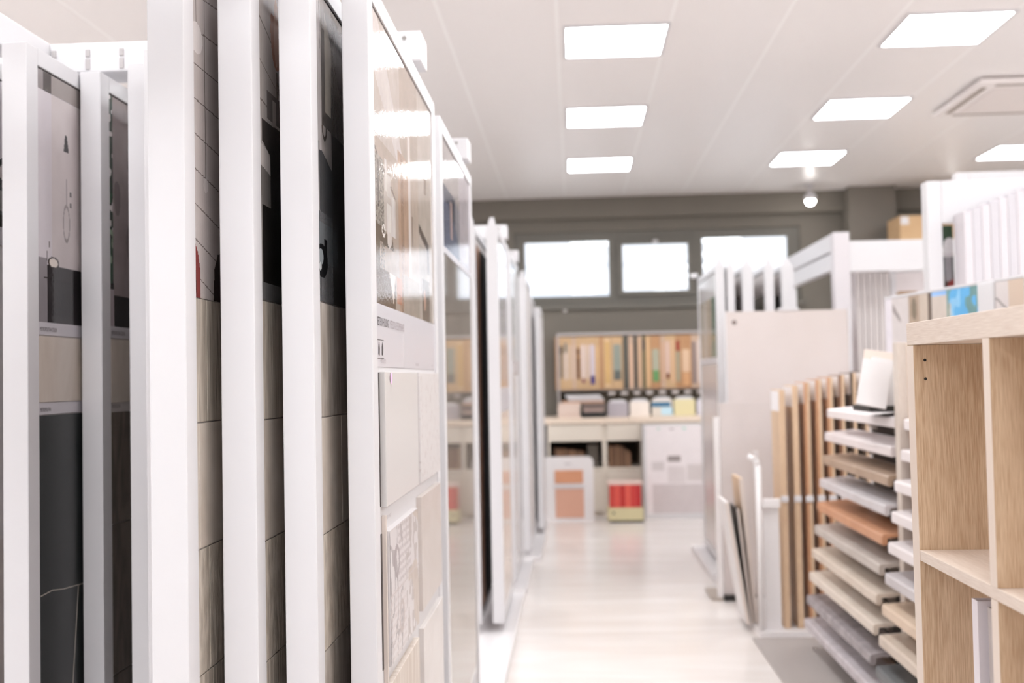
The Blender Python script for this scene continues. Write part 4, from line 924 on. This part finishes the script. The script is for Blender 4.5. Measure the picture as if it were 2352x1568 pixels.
# orange sample stand, red case, pale board
os_ = thing('tile_stand', 'white rounded stand with two orange tiles before the counter', 'display stand', (-0.31, 10.60, 0))
b = nb(); W_, H_ = 0.487, 0.618
prism(b, [(0, 0), (W_, 0), (W_, H_ - 0.05), (W_ - 0.012, H_ - 0.018), (W_ - 0.045, H_), (0.045, H_), (0.012, H_ - 0.018), (0, H_ - 0.05)], 1, 0, 0.02)
obj('board', b, mat('stand_white', (226, 222, 222), 0.45), os_)
obj('tile', B(0.115, 0.387, -0.008, -0.0003, 0.363, 0.488, 0.001), mat('orange_tile', (208, 148, 114), 0.5), os_); obj('tile', B(0.117, 0.390, -0.008, -0.0003, 0.033, 0.310, 0.001), mat('salmon_tile', (210, 162, 140), 0.5), os_)
obj('shelf_bar', B(0.10, 0.405, -0.012, -0.0003, 0.318, 0.332, 0.001), WHITE2, os_); obj('printed_caption', B(0.21, 0.275, -0.001, -0.0002, 0.545, 0.553), INK2, os_); obj('rear_leg', B(0.2, 0.28, 0.0205, 0.18, 0, 0.02), WHITE2, os_)
rc = thing('sample_case', 'red sample case with olive label band on the floor before the counter', 'case', (0.302, 10.45, 0))
obj('base', B(0.025, 0.335, 0.0, 0.18, 0, 0.018, 0.002), BLACK, rc); obj('label_band', B(0.0, 0.338, -0.004, 0.19, 0.0185, 0.14, 0.01), mat('olive_band', (206, 196, 156), 0.45), rc)
rd = [(196, 62, 54), (214, 84, 72), (186, 44, 40), (220, 92, 78), (200, 60, 56), (184, 42, 44)]
for k in range(6): obj('red_board', B(0.02 + k * 0.05, 0.068 + k * 0.05, 0.0, 0.18, 0.1405, 0.355, 0.001), mat('red_%d' % k, rd[k], 0.35), rc)
obj('top_edge', B(0.005, 0.333, 0.0, 0.18, 0.3555, 0.385, 0.004), mat('pink_beige_edge', (222, 196, 186), 0.4), rc); dd = nb(); cyl(dd, (0.055, -0.0065, 0.09), (0.055, -0.0043, 0.09), 0.013, 14); obj('button', dd, mat('dark_button', (70, 66, 62), 0.4), rc)
def pale(a):
    a.c[:] = (228, 220, 221); a.rect(0.08, 0.6, 0.05, 0.33, (200, 190, 190)); a.rect(0.23, 0.36, 0.55, 0.60, (150, 140, 138)); a.rect(0.08, 0.20, 0.46, 0.55, (204, 196, 196)); a.rect(0.23, 0.40, 0.34, 0.50, (212, 203, 203)); a.rect(0.42, 0.6, 0.36, 0.52, (206, 197, 196)); a.ell(0.15, 0.865, 0.012, 0.01, (150, 196, 178)); a.rect(0.26, 0.30, 0.855, 0.87, (130, 110, 112)); a.ell(0.40, 0.865, 0.016, 0.01, (150, 206, 186)); a.mottle(3, 20, 20, 2)
pbd = thing('sample_cabinet', 'white board with pale grey samples covering the counter at right', 'display board', (0.665, 10.70, 0))
obj('body', B(0, 0.64, 0, 0.19, 0.0, 0.905, 0.004), WHITE2, pbd); obj('ledge', B(0.0, 0.64, -0.03, -0.0005, 0.0, 0.045, 0.003), WHITE2, pbd)
printed('sample_print', pale, 0.03, 0.62, 0.05, 0.895, 70, 90, (lambda U, V: (U, np.zeros_like(U) - 0.0006, V)), SATIN, pbd)

# ================================================================== ON CEILING AND WALL
LM2 = bpy.data.materials.new('spot_bulb'); LM2.use_nodes = True; _b = LM2.node_tree.nodes['Principled BSDF']; _b.inputs['Emission Color'].default_value = (1, 0.97, 0.94, 1); _b.inputs['Emission Strength'].default_value = 60
LM3 = LM2.copy(); LM3.name = 'dim_bulb'; LM3.node_tree.nodes['Principled BSDF'].inputs['Emission Strength'].default_value = 14
def spot(x, y, z, label, LM2=LM2):
    sp = thing('ceiling_spotlight', label, 'spotlight', (x, y, z))
    b = nb(); cyl(b, (0, 0.02, 0.04), (0, 0.02, RZ - z - 0.0125), 0.016, 12); cyl(b, (0, 0.02, RZ - z - 0.0125), (0, 0.02, RZ - z - 0.0005), 0.05, 20); obj('stem', b, WHITE, sp)
    b = nb(); lathe(b, [(0.04, -0.01), (0.062, 0.0), (0.060, 0.04), (0.03, 0.075)], 24); obj('shade', b, WHITE, sp, True)
    b = nb(); bmesh.ops.create_uvsphere(b, u_segments=20, v_segments=12, radius=0.045, matrix=Matrix.Translation((0, -0.004, -0.012))); obj('bulb', b, LM2, sp, True)
spot(2.43, 11.15, 3.125, 'white round spotlight glowing under the ceiling near the back wall')
spot(3.84, 11.15, 3.125, 'second round spotlight hidden behind the large right rack near the back wall', LM3)
ac = thing('air_conditioner', 'square white ceiling air conditioner cassette at the upper right', 'air conditioner', (2.68, 7.2, RZ))
ACW = mat('cassette_white', (242, 236, 234), 0.5); SH = mat('vent_shadow', (150, 138, 128), 0.7)
obj('panel', B(0, 0.95, 0, 0.95, -0.045, -0.012, 0.008), ACW, ac); obj('neck', B(0.03, 0.92, 0.03, 0.92, -0.0115, 0), SH, ac)
for (a, b_, c, d) in ((0.12, 0.83, 0.05, 0.085), (0.12, 0.83, 0.865, 0.90), (0.05, 0.085, 0.12, 0.83), (0.865, 0.90, 0.12, 0.83)):
    obj('air_slot', B(a, b_, c, d, -0.0475, -0.0455), SH, ac)
obj('grille', B(0.14, 0.81, 0.14, 0.81, -0.052, -0.0455, 0.002), mat('grille_white', (232, 224, 221), 0.6), ac)
kb = nb(); cyl(kb, (-0.068, RY1 - 0.02, 2.10), (-0.068, RY1 - 0.0005, 2.10), 0.026, 16); tag(obj('coat_knob', kb, mat('knob_grey', (225, 220, 215), 0.4)), 'small round grey knob on the wall below the first window', 'knob')
